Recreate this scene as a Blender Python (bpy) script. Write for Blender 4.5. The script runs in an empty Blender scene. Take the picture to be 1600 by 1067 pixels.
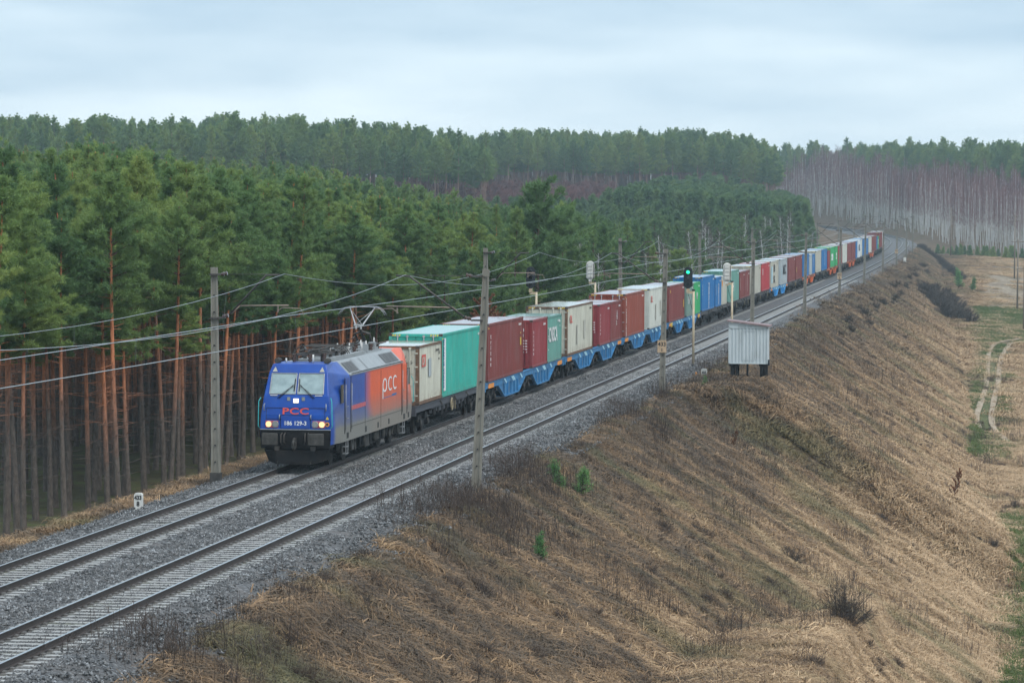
import bpy, bmesh, math, random
import numpy as np
from mathutils import Vector, Matrix
R_ = math.radians
scene = bpy.context.scene
# ------------------------------------------------------------------ camera
cam_data = bpy.data.cameras.new("camera"); cam = bpy.data.objects.new("camera", cam_data)
scene.collection.objects.link(cam); scene.camera = cam
cam_data.sensor_width = 36.0; cam_data.lens = 36.0*5343.46/1600
cam_data.clip_start = 0.5; cam_data.clip_end = 9000
cam.matrix_world = Matrix(((0.98960124, -0.00989372, 0.14349742, 26.4761),
                           (0.1437704, 0.03743583, -0.98890274, 0.0),
                           (0.00441198, 0.99925006, 0.03846897, 9.78),
                           (0, 0, 0, 1)))
scene.render.resolution_x = 1024; scene.render.resolution_y = 682
# ------------------------------------------------------------------ exposure
scene.view_settings.view_transform = 'Standard'; scene.view_settings.look = 'None'
scene.view_settings.gamma = 1.0; scene.view_settings.use_curve_mapping = False
scene.view_settings.exposure = 0.80
scene.cycles.max_bounces = 5; scene.cycles.diffuse_bounces = 2; scene.cycles.glossy_bounces = 2
scene.cycles.transmission_bounces = 3; scene.cycles.volume_bounces = 0; scene.cycles.transparent_max_bounces = 4
scene.cycles.use_denoising = True
# ------------------------------------------------------------------ sky
SUN_EL, SUN_AZ = R_(50), R_(135)      # azimuth clockwise from +Y
world = bpy.data.worlds.new("World"); scene.world = world; world.use_nodes = True
nt = world.node_tree; nt.nodes.clear()
def wn(t, **k):
    n = nt.nodes.new(t)
    for a, b in k.items(): setattr(n, a, b)
    return n
sky = wn('ShaderNodeTexSky', sky_type='NISHITA', sun_disc=False, sun_elevation=SUN_EL, sun_rotation=SUN_AZ, air_density=1.0, dust_density=3.0, ozone_density=1.5)
tc = wn('ShaderNodeTexCoord'); mp = wn('ShaderNodeMapping'); mp.inputs['Scale'].default_value = (4.0, 4.0, 22.0)
nz = wn('ShaderNodeTexNoise'); nz.inputs['Scale'].default_value = 1.7; nz.inputs['Detail'].default_value = 5; nz.inputs['Roughness'].default_value = 0.5
sep = wn('ShaderNodeSeparateXYZ'); rampz = wn('ShaderNodeValToRGB')
e = rampz.color_ramp.elements          # brightness of the cloud layer by height in the sky
e[0].position = 0.0; e[0].color = (6.2, 7.1, 7.6, 1); e[1].position = 0.075; e[1].color = (3.9, 5.0, 5.9, 1)
e2 = rampz.color_ramp.elements.new(0.5); e2.color = (5.8, 6.7, 7.5, 1)
e3 = rampz.color_ramp.elements.new(0.035); e3.color = (4.9, 5.9, 6.6, 1)
rn = wn('ShaderNodeValToRGB'); r = rn.color_ramp.elements
r[0].position = 0.30; r[0].color = (0.72, 0.80, 0.87, 1); r[1].position = 0.66; r[1].color = (1.20, 1.16, 1.12, 1)
mul = wn('ShaderNodeMix', data_type='RGBA', blend_type='MULTIPLY'); mul.inputs[0].default_value = 1.0
mix = wn('ShaderNodeMix', data_type='RGBA'); mix.inputs[0].default_value = 0.93
bg = wn('ShaderNodeBackground'); bg.inputs['Strength'].default_value = 0.095; out = wn('ShaderNodeOutputWorld')
L = nt.links.new
L(tc.outputs['Generated'], mp.inputs['Vector']); L(mp.outputs['Vector'], nz.inputs['Vector'])
L(tc.outputs['Generated'], sep.inputs[0]); L(sep.outputs['Z'], rampz.inputs['Fac']); L(nz.outputs['Fac'], rn.inputs['Fac'])
L(rampz.outputs['Color'], mul.inputs[6]); L(rn.outputs['Color'], mul.inputs[7])
L(sky.outputs['Color'], mix.inputs[6]); L(mul.outputs[2], mix.inputs[7]); L(mix.outputs[2], bg.inputs['Color']); L(bg.outputs[0], out.inputs['Surface'])
# ------------------------------------------------------------------ sun behind thin cloud
sd = bpy.data.lights.new("sun", 'SUN'); sd.energy = 1.1; sd.angle = R_(25); sd.color = (1.0, 0.96, 0.9)
sun = bpy.data.objects.new("sun", sd); scene.collection.objects.link(sun)
sun.rotation_euler = (R_(90)-SUN_EL, 0, -SUN_AZ+math.pi)
# ------------------------------------------------------------------ terrain and track path
T2 = 4.342            # distance between the two track centres
def gz(Y):
    Y = np.asarray(Y, float)
    return -0.0000252*(Y-140) + 3.2161e-6*np.maximum(Y-140, 0)**2 + 2.0e-6*np.maximum(Y-480, 0)**2
PATHPTS = [(0, 20), (0, 60), (0, 120), (0, 200), (0, 300), (0, 400), (0, 480), (0, 560), (-0.15, 620), (-0.5, 680), (-1.1, 738), (-1.9, 793), (-3.0, 844), (-4.2, 880), (-6.0, 916), (-8.3, 951), (-10.7, 977), (-13.4, 1008), (-18.4, 1052), (-25.6, 1105), (-33.0, 1151), (-43, 1200), (-58, 1260), (-80, 1330), (-110, 1410)]
def catmull(P, n=12):
    P = np.array(P, float); out = []
    Q = np.vstack([2*P[0]-P[1], P, 2*P[-1]-P[-2]])
    for i in range(1, len(Q)-2):
        for k in range(n):
            t = k/n
            a, b, c_, d = Q[i-1], Q[i], Q[i+1], Q[i+2]
            out.append(0.5*((2*b)+(-a+c_)*t+(2*a-5*b+4*c_-d)*t*t+(-a+3*b-3*c_+d)*t**3))
    out.append(P[-1]); return np.array(out)
PATH = catmull(PATHPTS, 10)
_seg = np.linalg.norm(np.diff(PATH, axis=0), axis=1)
PS = np.concatenate([[0], np.cumsum(_seg)]) + PATH[0, 1]       # arc position; equals Y on the straight
PT = np.gradient(PATH, axis=0); PT /= np.linalg.norm(PT, axis=1)[:, None]
def path_at(s, off=0.0):
    """point of track A's centre line at arc position s, moved off metres to the right; and heading"""
    s = np.asarray(s, float)
    x = np.interp(s, PS, PATH[:, 0]); y = np.interp(s, PS, PATH[:, 1])
    tx = np.interp(s, PS, PT[:, 0]); ty = np.interp(s, PS, PT[:, 1])
    return x+ty*off, y-tx*off, np.arctan2(-tx, ty), gz(y)
def path_dist(X, Y):
    """signed distance to track A centre line (right positive) and rail height there"""
    X = np.ravel(X); Y = np.ravel(Y)
    A = PATH[:-1]; B = PATH[1:]; D = B-A; L2 = (D**2).sum(1)
    best = np.full(X.shape, 1e9); dd = np.zeros(X.shape); zz = np.zeros(X.shape)
    for c0 in range(0, len(X), 20000):
        x = X[c0:c0+20000, None]; y = Y[c0:c0+20000, None]
        t = ((x-A[:, 0])*D[:, 0]+(y-A[:, 1])*D[:, 1])/L2
        t = np.clip(t, 0, 1)
        px = A[:, 0]+t*D[:, 0]; py = A[:, 1]+t*D[:, 1]
        r = (x-px)**2+(y-py)**2
        j = r.argmin(1); i = np.arange(len(j))
        cr = D[j, 0]*(y[:, 0]-A[j, 1])-D[j, 1]*(x[:, 0]-A[j, 0])
        dd[c0:c0+20000] = np.sqrt(r[i, j])*np.where(cr > 0, -1, 1)
        zz[c0:c0+20000] = gz(py[i, j])
    return dd, zz
GD = np.array([0, 100, 200, 300, 400, 500, 600, 700, 780, 860, 920, 980, 1050, 1200, 1500, 2000, 3200.])
GA = np.array([-3200, 0, 700, 1000, 1150, 1300, 1400, 1500, 1600, 1800, 3500.])
GT = np.array([
 # d=0   100   200   300   400   500   600  700  780  860   920  980 1050 1200 1500 2000 3200
 [-4.2, -4.2, -4.2, -2.5,  1.0,  5.0,  9.0, 11.5, 12.5, 13.5, 14, 14.5, 15, 17, 20, 24, 28],
 [-4.2, -4.2, -4.2, -2.5,  1.0,  5.0,  9.0, 11.5, 12.5, 13.5, 14, 14.5, 15, 17, 20, 24, 28],
 [-4.2, -4.2, -4.2, -3.5, -1.5,  1.0,  4.0,  7.0,  9.0, 11.5, 12.5, 13, 14, 16, 19, 22, 26],
 [-4.2, -4.2, -4.2, -3.5, -2.0,  0.0,  2.0,  4.5,  7.0,  9.5, 12, 13, 14, 16, 19, 22, 26],
 [-4.2, -4.2, -4.2, -3.5, -2.5, -1.0,  1.0,  3.0,  5.0,  7.5, 10.5, 12.5, 14, 16, 19, 22, 26],
 [-6.0, -6.0, -6.0, -5.5, -4.0, -2.5, -0.8,  0.5,  1.0,  1.5,  2.0, 2.5, 3.2, 6.0, 19, 22, 26],
 [-9,    -9.0, -9.0, -8.0, -6.0, -4.0, -2.0, -0.6, 0.2,  0.6,  1.0, 1.5, 2.6, 9.0, 19, 22, 26],
 [-11.5,-11.5,-11.5,-10.5, -9.0, -7.0, -5.0, -3.0,-1.8, -0.8,  2.0, 5.5, 9.0, 15.5, 19, 22, 26],
 [-12,  -12.0,-12.0,-11.0, -9.5, -7.5, -5.5, -4.0,-3.0, -1.8,  1.5, 7.0, 12, 15.5, 19, 22, 26],
 [-12,  -12.0,-12.0,-11.0, -9.5, -7.5, -5.5, -4.0,-3.0, -1.8,  1.5, 7.0, 12, 15.5, 19, 22, 26],
 [-12,  -12.0,-12.0,-11.0, -9.5, -7.5, -5.5, -4.0,-3.0, -1.8,  1.5, 7.0, 12, 15.5, 19, 22, 26]])
def ground_g(X, Y):
    Yc = np.maximum(Y, 1.0)
    a = 1577+5343*(X-26.5)/np.maximum(Yc, 60)
    ia = np.clip(np.searchsorted(GA, a)-1, 0, len(GA)-2); id_ = np.clip(np.searchsorted(GD, Yc)-1, 0, len(GD)-2)
    ta = np.clip((a-GA[ia])/(GA[ia+1]-GA[ia]), 0, 1); td = np.clip((Yc-GD[id_])/(GD[id_+1]-GD[id_]), 0, 1)
    td = td*td*(3-2*td)*.5+td*.5
    return (GT[ia, id_]*(1-ta)*(1-td)+GT[ia+1, id_]*ta*(1-td)+GT[ia, id_+1]*(1-ta)*td+GT[ia+1, id_+1]*ta*td)
def _blend(X, Y):
    g = ground_g(X, Y)
    return g
def vnoise(x, y, seed=0):
    """smooth value noise, -1..1"""
    xi = np.floor(x).astype(np.int64); yi = np.floor(y).astype(np.int64)
    fx = x-xi; fy = y-yi; fx = fx*fx*(3-2*fx); fy = fy*fy*(3-2*fy)
    def hsh(a, b):
        h = (a*374761393+b*668265263+seed*974711) & 0x7fffffff
        h = ((h ^ (h >> 13))*1274126177) & 0x7fffffff
        return ((h ^ (h >> 16)) & 0xffff)/32767.5-1
    return (hsh(xi, yi)*(1-fx)*(1-fy)+hsh(xi+1, yi)*fx*(1-fy)+hsh(xi, yi+1)*(1-fx)*fy+hsh(xi+1, yi+1)*fx*fy)
def height(X, Y, full=False):
    shp = np.shape(X); X = np.ravel(np.asarray(X, float)); Y = np.ravel(np.asarray(Y, float))
    d, zt = path_dist(X, Y)
    ztop = zt-0.70
    near = d-1.95
    # the shoulder is wider round the signal and the hut
    u = np.abs(near)-5.75-np.where(near > 0, 3.6*np.exp(-((Y-209)/11.0)**4), .5)
    # natural ground; left and right banks have their own level because the table follows the azimuth
    gr = ground_g(np.where(d > 0, np.maximum(X, 20+0*X), X), Y); gl = ground_g(np.where(d < 0, np.minimum(X, -12+0*X), X), Y)
    g = np.where(d > 1.95, np.where(d > 40, ground_g(X, Y), gr), gl)
    g = g + .25*vnoise(X*.05, Y*.05, 3)+.07*vnoise(X*.23, Y*.23, 4)
    slope = np.where(d > 1.95, 1.62, 2.3)
    up = np.maximum(u, 0)
    emb = ztop-up/slope+np.where(up > 0, .07*vnoise(X*.35, Y*.35, 7)+.10*vnoise(X*.12, Y*.09, 8), 0)*np.clip(up/2, 0, 1)
    k = 1.2
    hfill = k*np.logaddexp(g/k, emb/k)-k*np.log(2)*np.exp(-np.abs(g-emb)/k)
    cut = ztop+np.maximum(u-.6, 0)/2.2
    h = np.where(g < ztop, np.where(u > 0, np.maximum(np.minimum(hfill, ztop+.05), np.minimum(g, ztop)), ztop), np.minimum(g, cut))
    h = np.where(u <= 0, ztop, h)
    if full: return h.reshape(shp), d.reshape(shp), zt.reshape(shp)
    return h.reshape(shp)

def sstep(a, b, x): t = np.clip((x-a)/(b-a), 0, 1); return t*t*(3-2*t)
def zone_green(x, y):
    w = .8*vnoise(y*.07, y*0, 5)
    a = sstep(26.2+w, 27.0+w, x)*sstep(35.5, 33.5, x)*sstep(252, 240, y)
    b = sstep(22.6, 23.0, x)*sstep(26.6+w, 26.0+w, x)*sstep(276, 292, y)*sstep(500, 470, y)
    c = sstep(20.5+w, 21.8+w, x)*sstep(36, 32, x)*sstep(452, 478, y)*sstep(575, 545, y)*.8
    return np.maximum(np.maximum(a, b), c)
def zone_sand(x, y):
    w = 1.6*vnoise(y*.03, y*0, 6); n = .5*vnoise(x*.5, y*.12, 11)
    a = sstep(22.0+w, 23.8+w, x)*sstep(32.5, 29.5, x)*sstep(548, 575, y)*sstep(770, 690, y)
    b = .5*sstep(14+(860-y)*.05, 17+(860-y)*.05, x)*sstep(34, 30, x)*sstep(680, 720, y)*sstep(880, 840, y)
    return np.clip(np.maximum(a, b)*(.75+n), 0, 1)
# ------------------------------------------------------------------ mesh helpers
COL = scene.collection
def tag(o, label=None, cat=None, group=None, kind=None):
    if label: o['label'] = label
    if cat: o['category'] = cat
    if group: o['group'] = group
    if kind: o['kind'] = kind
    return o
def empty(name, loc=(0, 0, 0), rz=0.0):
    o = bpy.data.objects.new(name, None); o.location = loc; o.rotation_euler = (0, 0, rz)
    o.empty_display_size = .2; COL.objects.link(o); return o
def link(name, me, parent=None, loc=None):
    o = bpy.data.objects.new(name, me); COL.objects.link(o)
    if parent: o.parent = parent
    if loc is not None: o.location = loc
    return o
def np_mesh(name, v, f, mats=(), mi=None, smooth=False, attrs=None):
    """v (n,3); f (m,3|4) array"""
    me = bpy.data.meshes.new(name); v = np.asarray(v, np.float32); f = np.asarray(f, np.int32)
    k = f.shape[1]
    me.vertices.add(len(v)); me.vertices.foreach_set('co', v.ravel())
    me.loops.add(f.size); me.loops.foreach_set('vertex_index', f.ravel())
    me.polygons.add(len(f)); me.polygons.foreach_set('loop_start', np.arange(0, f.size, k, dtype=np.int32))
    me.polygons.foreach_set('loop_total', np.full(len(f), k, np.int32))
    for m in mats: me.materials.append(m)
    if mi is not None: me.polygons.foreach_set('material_index', np.asarray(mi, np.int32))
    me.polygons.foreach_set('use_smooth', np.full(len(f), smooth))
    if attrs:
        for an, av in attrs.items():
            a = me.color_attributes.new(an, 'FLOAT_COLOR', 'POINT'); a.data.foreach_set('color', np.asarray(av, np.float32).ravel())
    me.update(); me.validate(); return me
class MB:
    def __init__(s): s.v = []; s.f = []; s.m = []; s.sm = []
    def add(s, vs, fs, m=0, sm=False):
        b = len(s.v); s.v += [tuple(p) for p in vs]; s.f += [tuple(i+b for i in f) for f in fs]
        s.m += [m]*len(fs); s.sm += [sm]*len(fs); return s
    def box(s, x0, x1, y0, y1, z0, z1, m=0):
        return s.add([(x0, y0, z0), (x1, y0, z0), (x1, y1, z0), (x0, y1, z0), (x0, y0, z1), (x1, y0, z1), (x1, y1, z1), (x0, y1, z1)],
                     [(0, 3, 2, 1), (4, 5, 6, 7), (0, 1, 5, 4), (1, 2, 6, 5), (2, 3, 7, 6), (3, 0, 4, 7)], m)
    def bar(s, a, b, w, h=None, m=0):
        """box-section bar from a to b, w wide, h deep"""
        a = Vector(a); b = Vector(b); h = h or w; d = (b-a).normalized()
        up = Vector((0, 0, 1)) if abs(d.z) < .95 else Vector((0, 1, 0))
        r = d.cross(up).normalized()*w/2; u = r.cross(d).normalized()*h/2
        P = [a-r-u, a+r-u, a+r+u, a-r+u, b-r-u, b+r-u, b+r+u, b-r+u]
        return s.add(P, [(0, 1, 2, 3), (7, 6, 5, 4), (0, 4, 5, 1), (1, 5, 6, 2), (2, 6, 7, 3), (3, 7, 4, 0)], m)
    def tube(s, pts, r, n=8, m=0, caps=True, sm=True):
        pts = [Vector(p) for p in pts]; rr = r if isinstance(r, (list, tuple)) else [r]*len(pts)
        vs = []; fs = []
        prev = None
        for i, p in enumerate(pts):
            d = (pts[min(i+1, len(pts)-1)]-pts[max(i-1, 0)]).normalized()
            if prev is None: a = d.orthogonal().normalized()
            else: a = (prev-d*prev.dot(d)); a = a.normalized() if a.length > 1e-6 else d.orthogonal().normalized()
            prev = a; b = d.cross(a)
            for k in range(n):
                t = 2*math.pi*k/n; vs.append(p+(a*math.cos(t)+b*math.sin(t))*rr[i])
        for i in range(len(pts)-1):
            for k in range(n): fs.append((i*n+k, i*n+(k+1) % n, (i+1)*n+(k+1) % n, (i+1)*n+k))
        s.add(vs, fs, m, sm)
        if caps:
            c0 = len(s.v)-len(vs)
            s.f.append(tuple(c0+k for k in reversed(range(n)))); s.m.append(m); s.sm.append(False)
            s.f.append(tuple(c0+(len(pts)-1)*n+k for k in range(n))); s.m.append(m); s.sm.append(False)
        return s
    def disc(s, c, axis, r, depth, n=16, m=0):
        c = Vector(c); ax = Vector(axis).normalized()
        return s.tube([c-ax*depth/2, c+ax*depth/2], r, n, m, True, False)
    def prism(s, poly, axis, a0, a1, m=0):
        """poly of 2D points extruded along axis ('x','y','z')"""
        n = len(poly); vs = []
        for a in (a0, a1):
            for p, q in poly:
                vs.append((a, p, q) if axis == 'x' else ((p, a, q) if axis == 'y' else (p, q, a)))
        fs = [tuple(range(n)), tuple(reversed(range(n, 2*n)))]+[(i, i+n, (i+1) % n+n, (i+1) % n) for i in range(n)]
        return s.add(vs, fs, m)
    def mesh(s, name, mats):
        me = bpy.data.meshes.new(name); me.from_pydata([tuple(p) for p in s.v], [], s.f)
        for m in (mats if isinstance(mats, (list, tuple)) else [mats]): me.materials.append(m)
        me.polygons.foreach_set('material_index', s.m); me.polygons.foreach_set('use_smooth', s.sm)
        bm = bmesh.new(); bm.from_mesh(me); bmesh.ops.recalc_face_normals(bm, faces=bm.faces); bm.to_mesh(me); bm.free()
        me.update(); return me
    def build(s, name, mats, parent=None, loc=None):
        return link(name, s.mesh(name, mats), parent, loc)
def text_mesh(txt, size, mat, depth=.004, bold=0.0, sx=1.0, align='LEFT', space=1.0):
    """flat lettering in the XY plane, made into a mesh"""
    cu = bpy.data.curves.new('lettering', 'FONT'); cu.body = txt; cu.size = size; cu.extrude = depth; cu.offset = bold
    cu.align_x = align; cu.resolution_u = 3; cu.space_character = space; cu.space_line = .82
    o = bpy.data.objects.new('lettering', cu); COL.objects.link(o)
    dg = bpy.context.evaluated_depsgraph_get(); dg.update()
    me = bpy.data.meshes.new_from_object(o.evaluated_get(dg)); bpy.data.objects.remove(o); bpy.data.curves.remove(cu)
    me.materials.clear(); me.materials.append(mat)
    if sx != 1.0:
        for v in me.vertices: v.co.x *= sx
    return me
def place_text(me, parent, origin, xdir, ydir, name='lettering'):
    xd = Vector(xdir).normalized(); yd = Vector(ydir).normalized(); zd = xd.cross(yd).normalized()
    o = bpy.data.objects.new(name, me); COL.objects.link(o); o.parent = parent
    o.matrix_local = Matrix(((xd.x, yd.x, zd.x, origin[0]), (xd.y, yd.y, zd.y, origin[1]), (xd.z, yd.z, zd.z, origin[2]), (0, 0, 0, 1)))
    return o
def copy_tree(o, parent=None):
    c = o.copy(); COL.objects.link(c)
    if parent is not None: c.parent = parent; c.matrix_parent_inverse = o.matrix_parent_inverse.copy()
    for ch in list(o.children): copy_tree(ch, c)
    return c
# ------------------------------------------------------------------ material helpers
class NT:
    def __init__(s, name):
        s.mat = bpy.data.materials.new(name); s.mat.use_nodes = True; s.t = s.mat.node_tree; s.t.nodes.clear()
        s.out = s.n('ShaderNodeOutputMaterial'); s.p = s.n('ShaderNodeBsdfPrincipled'); s.l(s.p.outputs[0], s.out.inputs[0])
    def n(s, t, **k):
        x = s.t.nodes.new(t)
        for a, b in k.items(): setattr(x, a, b)
        return x
    def l(s, a, b): s.t.links.new(a, b)
    def coord(s, kind='Object', scale=(1, 1, 1)):
        if kind == 'World': o = s.n('ShaderNodeNewGeometry').outputs['Position']
        else: o = s.n('ShaderNodeTexCoord').outputs[kind]
        m = s.n('ShaderNodeMapping'); m.inputs['Scale'].default_value = scale; s.l(o, m.inputs['Vector']); return m.outputs[0]
    def noise(s, scale, detail=3, rough=.55, co=None, kind='Object', sc=(1, 1, 1), dist=0.0):
        t = s.n('ShaderNodeTexNoise'); t.inputs['Scale'].default_value = scale; t.inputs['Detail'].default_value = detail
        t.inputs['Roughness'].default_value = rough; t.inputs['Distortion'].default_value = dist
        s.l(co or s.coord(kind, sc), t.inputs['Vector']); return t.outputs['Fac']
    def ramp(s, fac, stops, interp='LINEAR'):
        r = s.n('ShaderNodeValToRGB'); r.color_ramp.interpolation = interp; el = r.color_ramp.elements
        while len(el) < len(stops): el.new(.5)
        for e_, (p, c) in zip(el, stops):
            e_.position = p; e_.color = (*c, 1) if isinstance(c, (tuple, list)) else (c, c, c, 1)
        s.l(fac, r.inputs['Fac']); return r.outputs['Color']
    def mix(s, fac, a, b, mode='MIX'):
        m = s.n('ShaderNodeMix', data_type='RGBA', blend_type=mode)
        for inp, v in ((m.inputs[0], fac), (m.inputs[6], a), (m.inputs[7], b)):
            if isinstance(v, (int, float)): inp.default_value = v
            elif isinstance(v, tuple): inp.default_value = (*v, 1)
            else: s.l(v, inp)
        return m.outputs[2]
    def math(s, op, a, b=0.0, clamp=False):
        m = s.n('ShaderNodeMath', operation=op, use_clamp=clamp)
        for i, v in enumerate((a, b)):
            if isinstance(v, (int, float)): m.inputs[i].default_value = v
            else: s.l(v, m.inputs[i])
        return m.outputs[0]
    def sep(s, vec):
        x = s.n('ShaderNodeSeparateXYZ'); s.l(vec, x.inputs[0]); return x.outputs
    def bump(s, h, strength=.5, dist=.02):
        b = s.n('ShaderNodeBump'); b.inputs['Strength'].default_value = strength; b.inputs['Distance'].default_value = dist
        s.l(h, b.inputs['Height']); s.l(b.outputs[0], s.p.inputs['Normal'])
    def set(s, **k):
        names = dict(col='Base Color', rough='Roughness', metal='Metallic', spec='Specular IOR Level', coat='Coat Weight', coatr='Coat Roughness', emit='Emission Color', es='Emission Strength', trans='Transmission Weight', ior='IOR', alpha='Alpha', sheen='Sheen Weight')
        for a, v in k.items():
            i = s.p.inputs[names[a]]
            if isinstance(v, (int, float)): i.default_value = v
            elif isinstance(v, tuple): i.default_value = (*v, 1)
            else: s.l(v, i)
        return s
def simple(name, col, rough=.6, metal=0.0, var=.25, scale=6.0, spec=.5, coat=0.0, dirt=None, dirt_amt=.5, bump=0.0, sc=(1, 1, 1)):
    m = NT(name); f = m.noise(scale, 4, .6, sc=sc)
    lo = tuple(c*(1-var) for c in col); hi = tuple(min(1, c*(1+var)) for c in col)
    c = m.ramp(f, [(.3, lo), (.7, hi)])
    if dirt: c = m.mix(m.ramp(m.noise(scale*.37, 5, .65, sc=sc), [(.5, 0.0), (.5+.25, dirt_amt)]), c, dirt)
    m.set(col=c, rough=rough, metal=metal, spec=spec, coat=coat, coatr=.15)
    if bump: m.bump(f, bump, .01)
    return m.mat
# ------------------------------------------------------------------ materials
M = {}
def mk_ballast():
    m = NT('ballast_stone'); co = m.coord('World')
    v = m.n('ShaderNodeTexVoronoi'); v.inputs['Scale'].default_value = 9.0; m.l(co, v.inputs['Vector'])
    v2 = m.n('ShaderNodeTexVoronoi'); v2.inputs['Scale'].default_value = 17.0; m.l(co, v2.inputs['Vector'])
    s1 = m.sep(v.outputs['Color'])[0]; s2 = m.sep(v2.outputs['Color'])[1]
    c = m.ramp(s1, [(0.0, (.016, .017, .018)), (.45, (.056, .056, .056)), (.8, (.135, .136, .136)), (1.0, (.34, .345, .345))])
    c2 = m.ramp(s2, [(0.0, (.035, .037, .042)), (.6, (.12, .125, .135)), (1.0, (.33, .34, .36))])
    c = m.mix(.45, c, c2)
    dd = m.ramp(v.outputs['Distance'], [(0.0, 1.0), (.55, .8), (.85, .2)])
    c = m.mix(1.0, c, dd, 'MULTIPLY')
    big = m.noise(.35, 3, .6, kind='World'); c = m.mix(m.ramp(big, [(.40, 0.0), (.66, .55)]), c, (.115, .088, .070))
    m.set(col=c, rough=.62, spec=.6)
    h = m.math('ADD', m.math('MULTIPLY', v.outputs['Distance'], -1.0), m.math('MULTIPLY', s1, .7)); m.bump(h, .9, .06)
    return m.mat
def mk_ballast_dark():
    m = NT('ballast_track'); co = m.coord('World')
    v = m.n('ShaderNodeTexVoronoi'); v.inputs['Scale'].default_value = 14.0; m.l(co, v.inputs['Vector'])
    s1 = m.sep(v.outputs['Color'])[0]
    c = m.ramp(s1, [(0.0, (.025, .025, .025)), (.5, (.085, .083, .080)), (1.0, (.25, .25, .245))])
    c = m.mix(m.ramp(m.noise(1.3, 4, .65, kind='World', sc=(1, .3, 1)), [(.42, 0.0), (.68, .6)]), c, (.095, .068, .050)); moss = m.noise(.6, 4, .65, kind='World'); c = m.mix(m.ramp(moss, [(.5, 0.0), (.66, .55)]), c, (.075, .085, .035))
    m.set(col=c, rough=.7, spec=.5); m.bump(s1, .8, .05); return m.mat
def mk_ground():
    m = NT('terrain'); a = m.n('ShaderNodeAttribute', attribute_name='cover').outputs['Color']; s = m.sep(a)
    n1 = m.noise(.22, 5, .62, kind='World', sc=(.55, 1.1, 1), dist=1.2); n2 = m.noise(3.2, 5, .7, kind='World', sc=(.45, 1, 1)); n3 = m.noise(.06, 4, .6, kind='World')
    c = m.ramp(n1, [(.30, (.062, .046, .036)), (.48, (.135, .095, .062)), (.62, (.21, .145, .09)), (.75, (.145, .125, .065))])
    c = m.mix(.55, c, m.ramp(n2, [(.3, (.045, .034, .027)), (.52, (.15, .11, .07)), (.74, (.31, .225, .145))]))
    gr = m.ramp(n2, [(.3, (.075, .075, .035)), (.7, (.15, .17, .07))])
    fl = m.ramp(m.noise(.5, 5, .7, kind='World'), [(.35, (.055, .050, .032)), (.5, (.085, .078, .042)), (.64, (.088, .110, .040)), (.82, (.15, .115, .075))])
    sa = m.ramp(m.noise(1.2, 5, .7, kind='World', sc=(1, .35, 1)), [(.3, (.15, .11, .075)), (.55, (.33, .27, .20)), (.75, (.42, .36, .28))])
    c = m.mix(s[0], c, gr); c = m.mix(s[1], c, fl); c = m.mix(s[2], c, sa)
    m.set(col=c, rough=.95, spec=.15); m.bump(m.math('ADD', n2, m.math('MULTIPLY', n1, 2.0)), .8, .25); return m.mat
M['ballast'] = mk_ballast(); M['ballast2'] = mk_ballast_dark(); M['ground'] = mk_ground()
M['rail_side'] = simple('rail_rust', (.040, .030, .026), .75, 0, .35, 9)
M['rail_head'] = simple('rail_head_steel', (.50, .53, .56), .30, .85, .08, 3)
M['sleeper'] = simple('sleeper_concrete', (.36, .36, .35), .7, 0, .25, 5, dirt=(.15, .13, .11), dirt_amt=.5)
M['clip'] = simple('rail_clip', (.16, .15, .14), .6, .3, .3, 20)
M['concrete'] = simple('mast_concrete', (.21, .20, .17), .85, 0, .22, 2.5, dirt=(.13, .115, .085), dirt_amt=.75, bump=.3, sc=(3, 3, .5))
M['concrete_dark'] = simple('mast_base_tar', (.05, .047, .043), .8, 0, .5, 4)
M['galv'] = simple('galvanised_steel', (.36, .37, .38), .5, .6, .2, 8)
M['steel_dark'] = simple('weathered_steel', (.075, .068, .062), .6, .3, .35, 6)
M['tube_rust'] = simple('stained_tube', (.30, .23, .19), .6, .2, .3, 4)
M['wire'] = simple('bright_wire', (.42, .46, .48), .42, .55, .12, 1)
M['wire_dark'] = simple('dark_wire', (.13, .14, .14), .6, .4, .2, 1)
M['insul'] = simple('porcelain_insulator', (.07, .035, .028), .2, 0, .2, 9, coat=.6)
M['insul_w'] = simple('pale_insulator', (.55, .54, .52), .3, 0, .15, 9)
M['pole_cream'] = simple('cream_pole_paint', (.55, .47, .33), .55, 0, .12, 3, dirt=(.33, .16, .06), dirt_amt=.8, sc=(3, 3, 1))
M['signal_black'] = simple('signal_black', (.012, .016, .020), .5, 0, .3, 8)
M['signal_white'] = simple('signal_white', (.62, .62, .58), .6, 0, .12, 5, dirt=(.28, .24, .19), dirt_amt=.6)
M['arm_pale'] = simple('pale_arm', (.42, .43, .43), .6, 0, .1, 6)
M['casting'] = simple('corner_casting', (.07, .05, .04), .7, 0, .4, 9)
M['white'] = simple('white_marking', (.78, .79, .78), .5, 0, .05, 8)
M['stone_white'] = simple('whitewashed_stone', (.60, .60, .57), .8, 0, .12, 5, dirt=(.3, .28, .22), dirt_amt=.5)
M['plate_tan'] = simple('faded_number_plate', (.47, .34, .22), .7, 0, .12, 6)
M['black'] = simple('black_marking', (.012, .012, .013), .6, 0, .2, 8)
M['yellow'] = simple('yellow_marking', (.75, .52, .04), .5, 0, .12, 8)
M['orange_mark'] = simple('orange_marking', (.75, .28, .05), .55, 0, .15, 9)
M['underframe'] = simple('underframe_black', (.009, .009, .010), .7, 0, .4, 5, spec=.2, dirt=(.035, .030, .026), dirt_amt=.6)
M['underframe_grey'] = simple('underframe_dust', (.060, .058, .054), .8, 0, .45, 4, spec=.2)
M['wheel'] = simple('wheel_steel', (.028, .024, .022), .6, .3, .3, 6, spec=.3)
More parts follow.
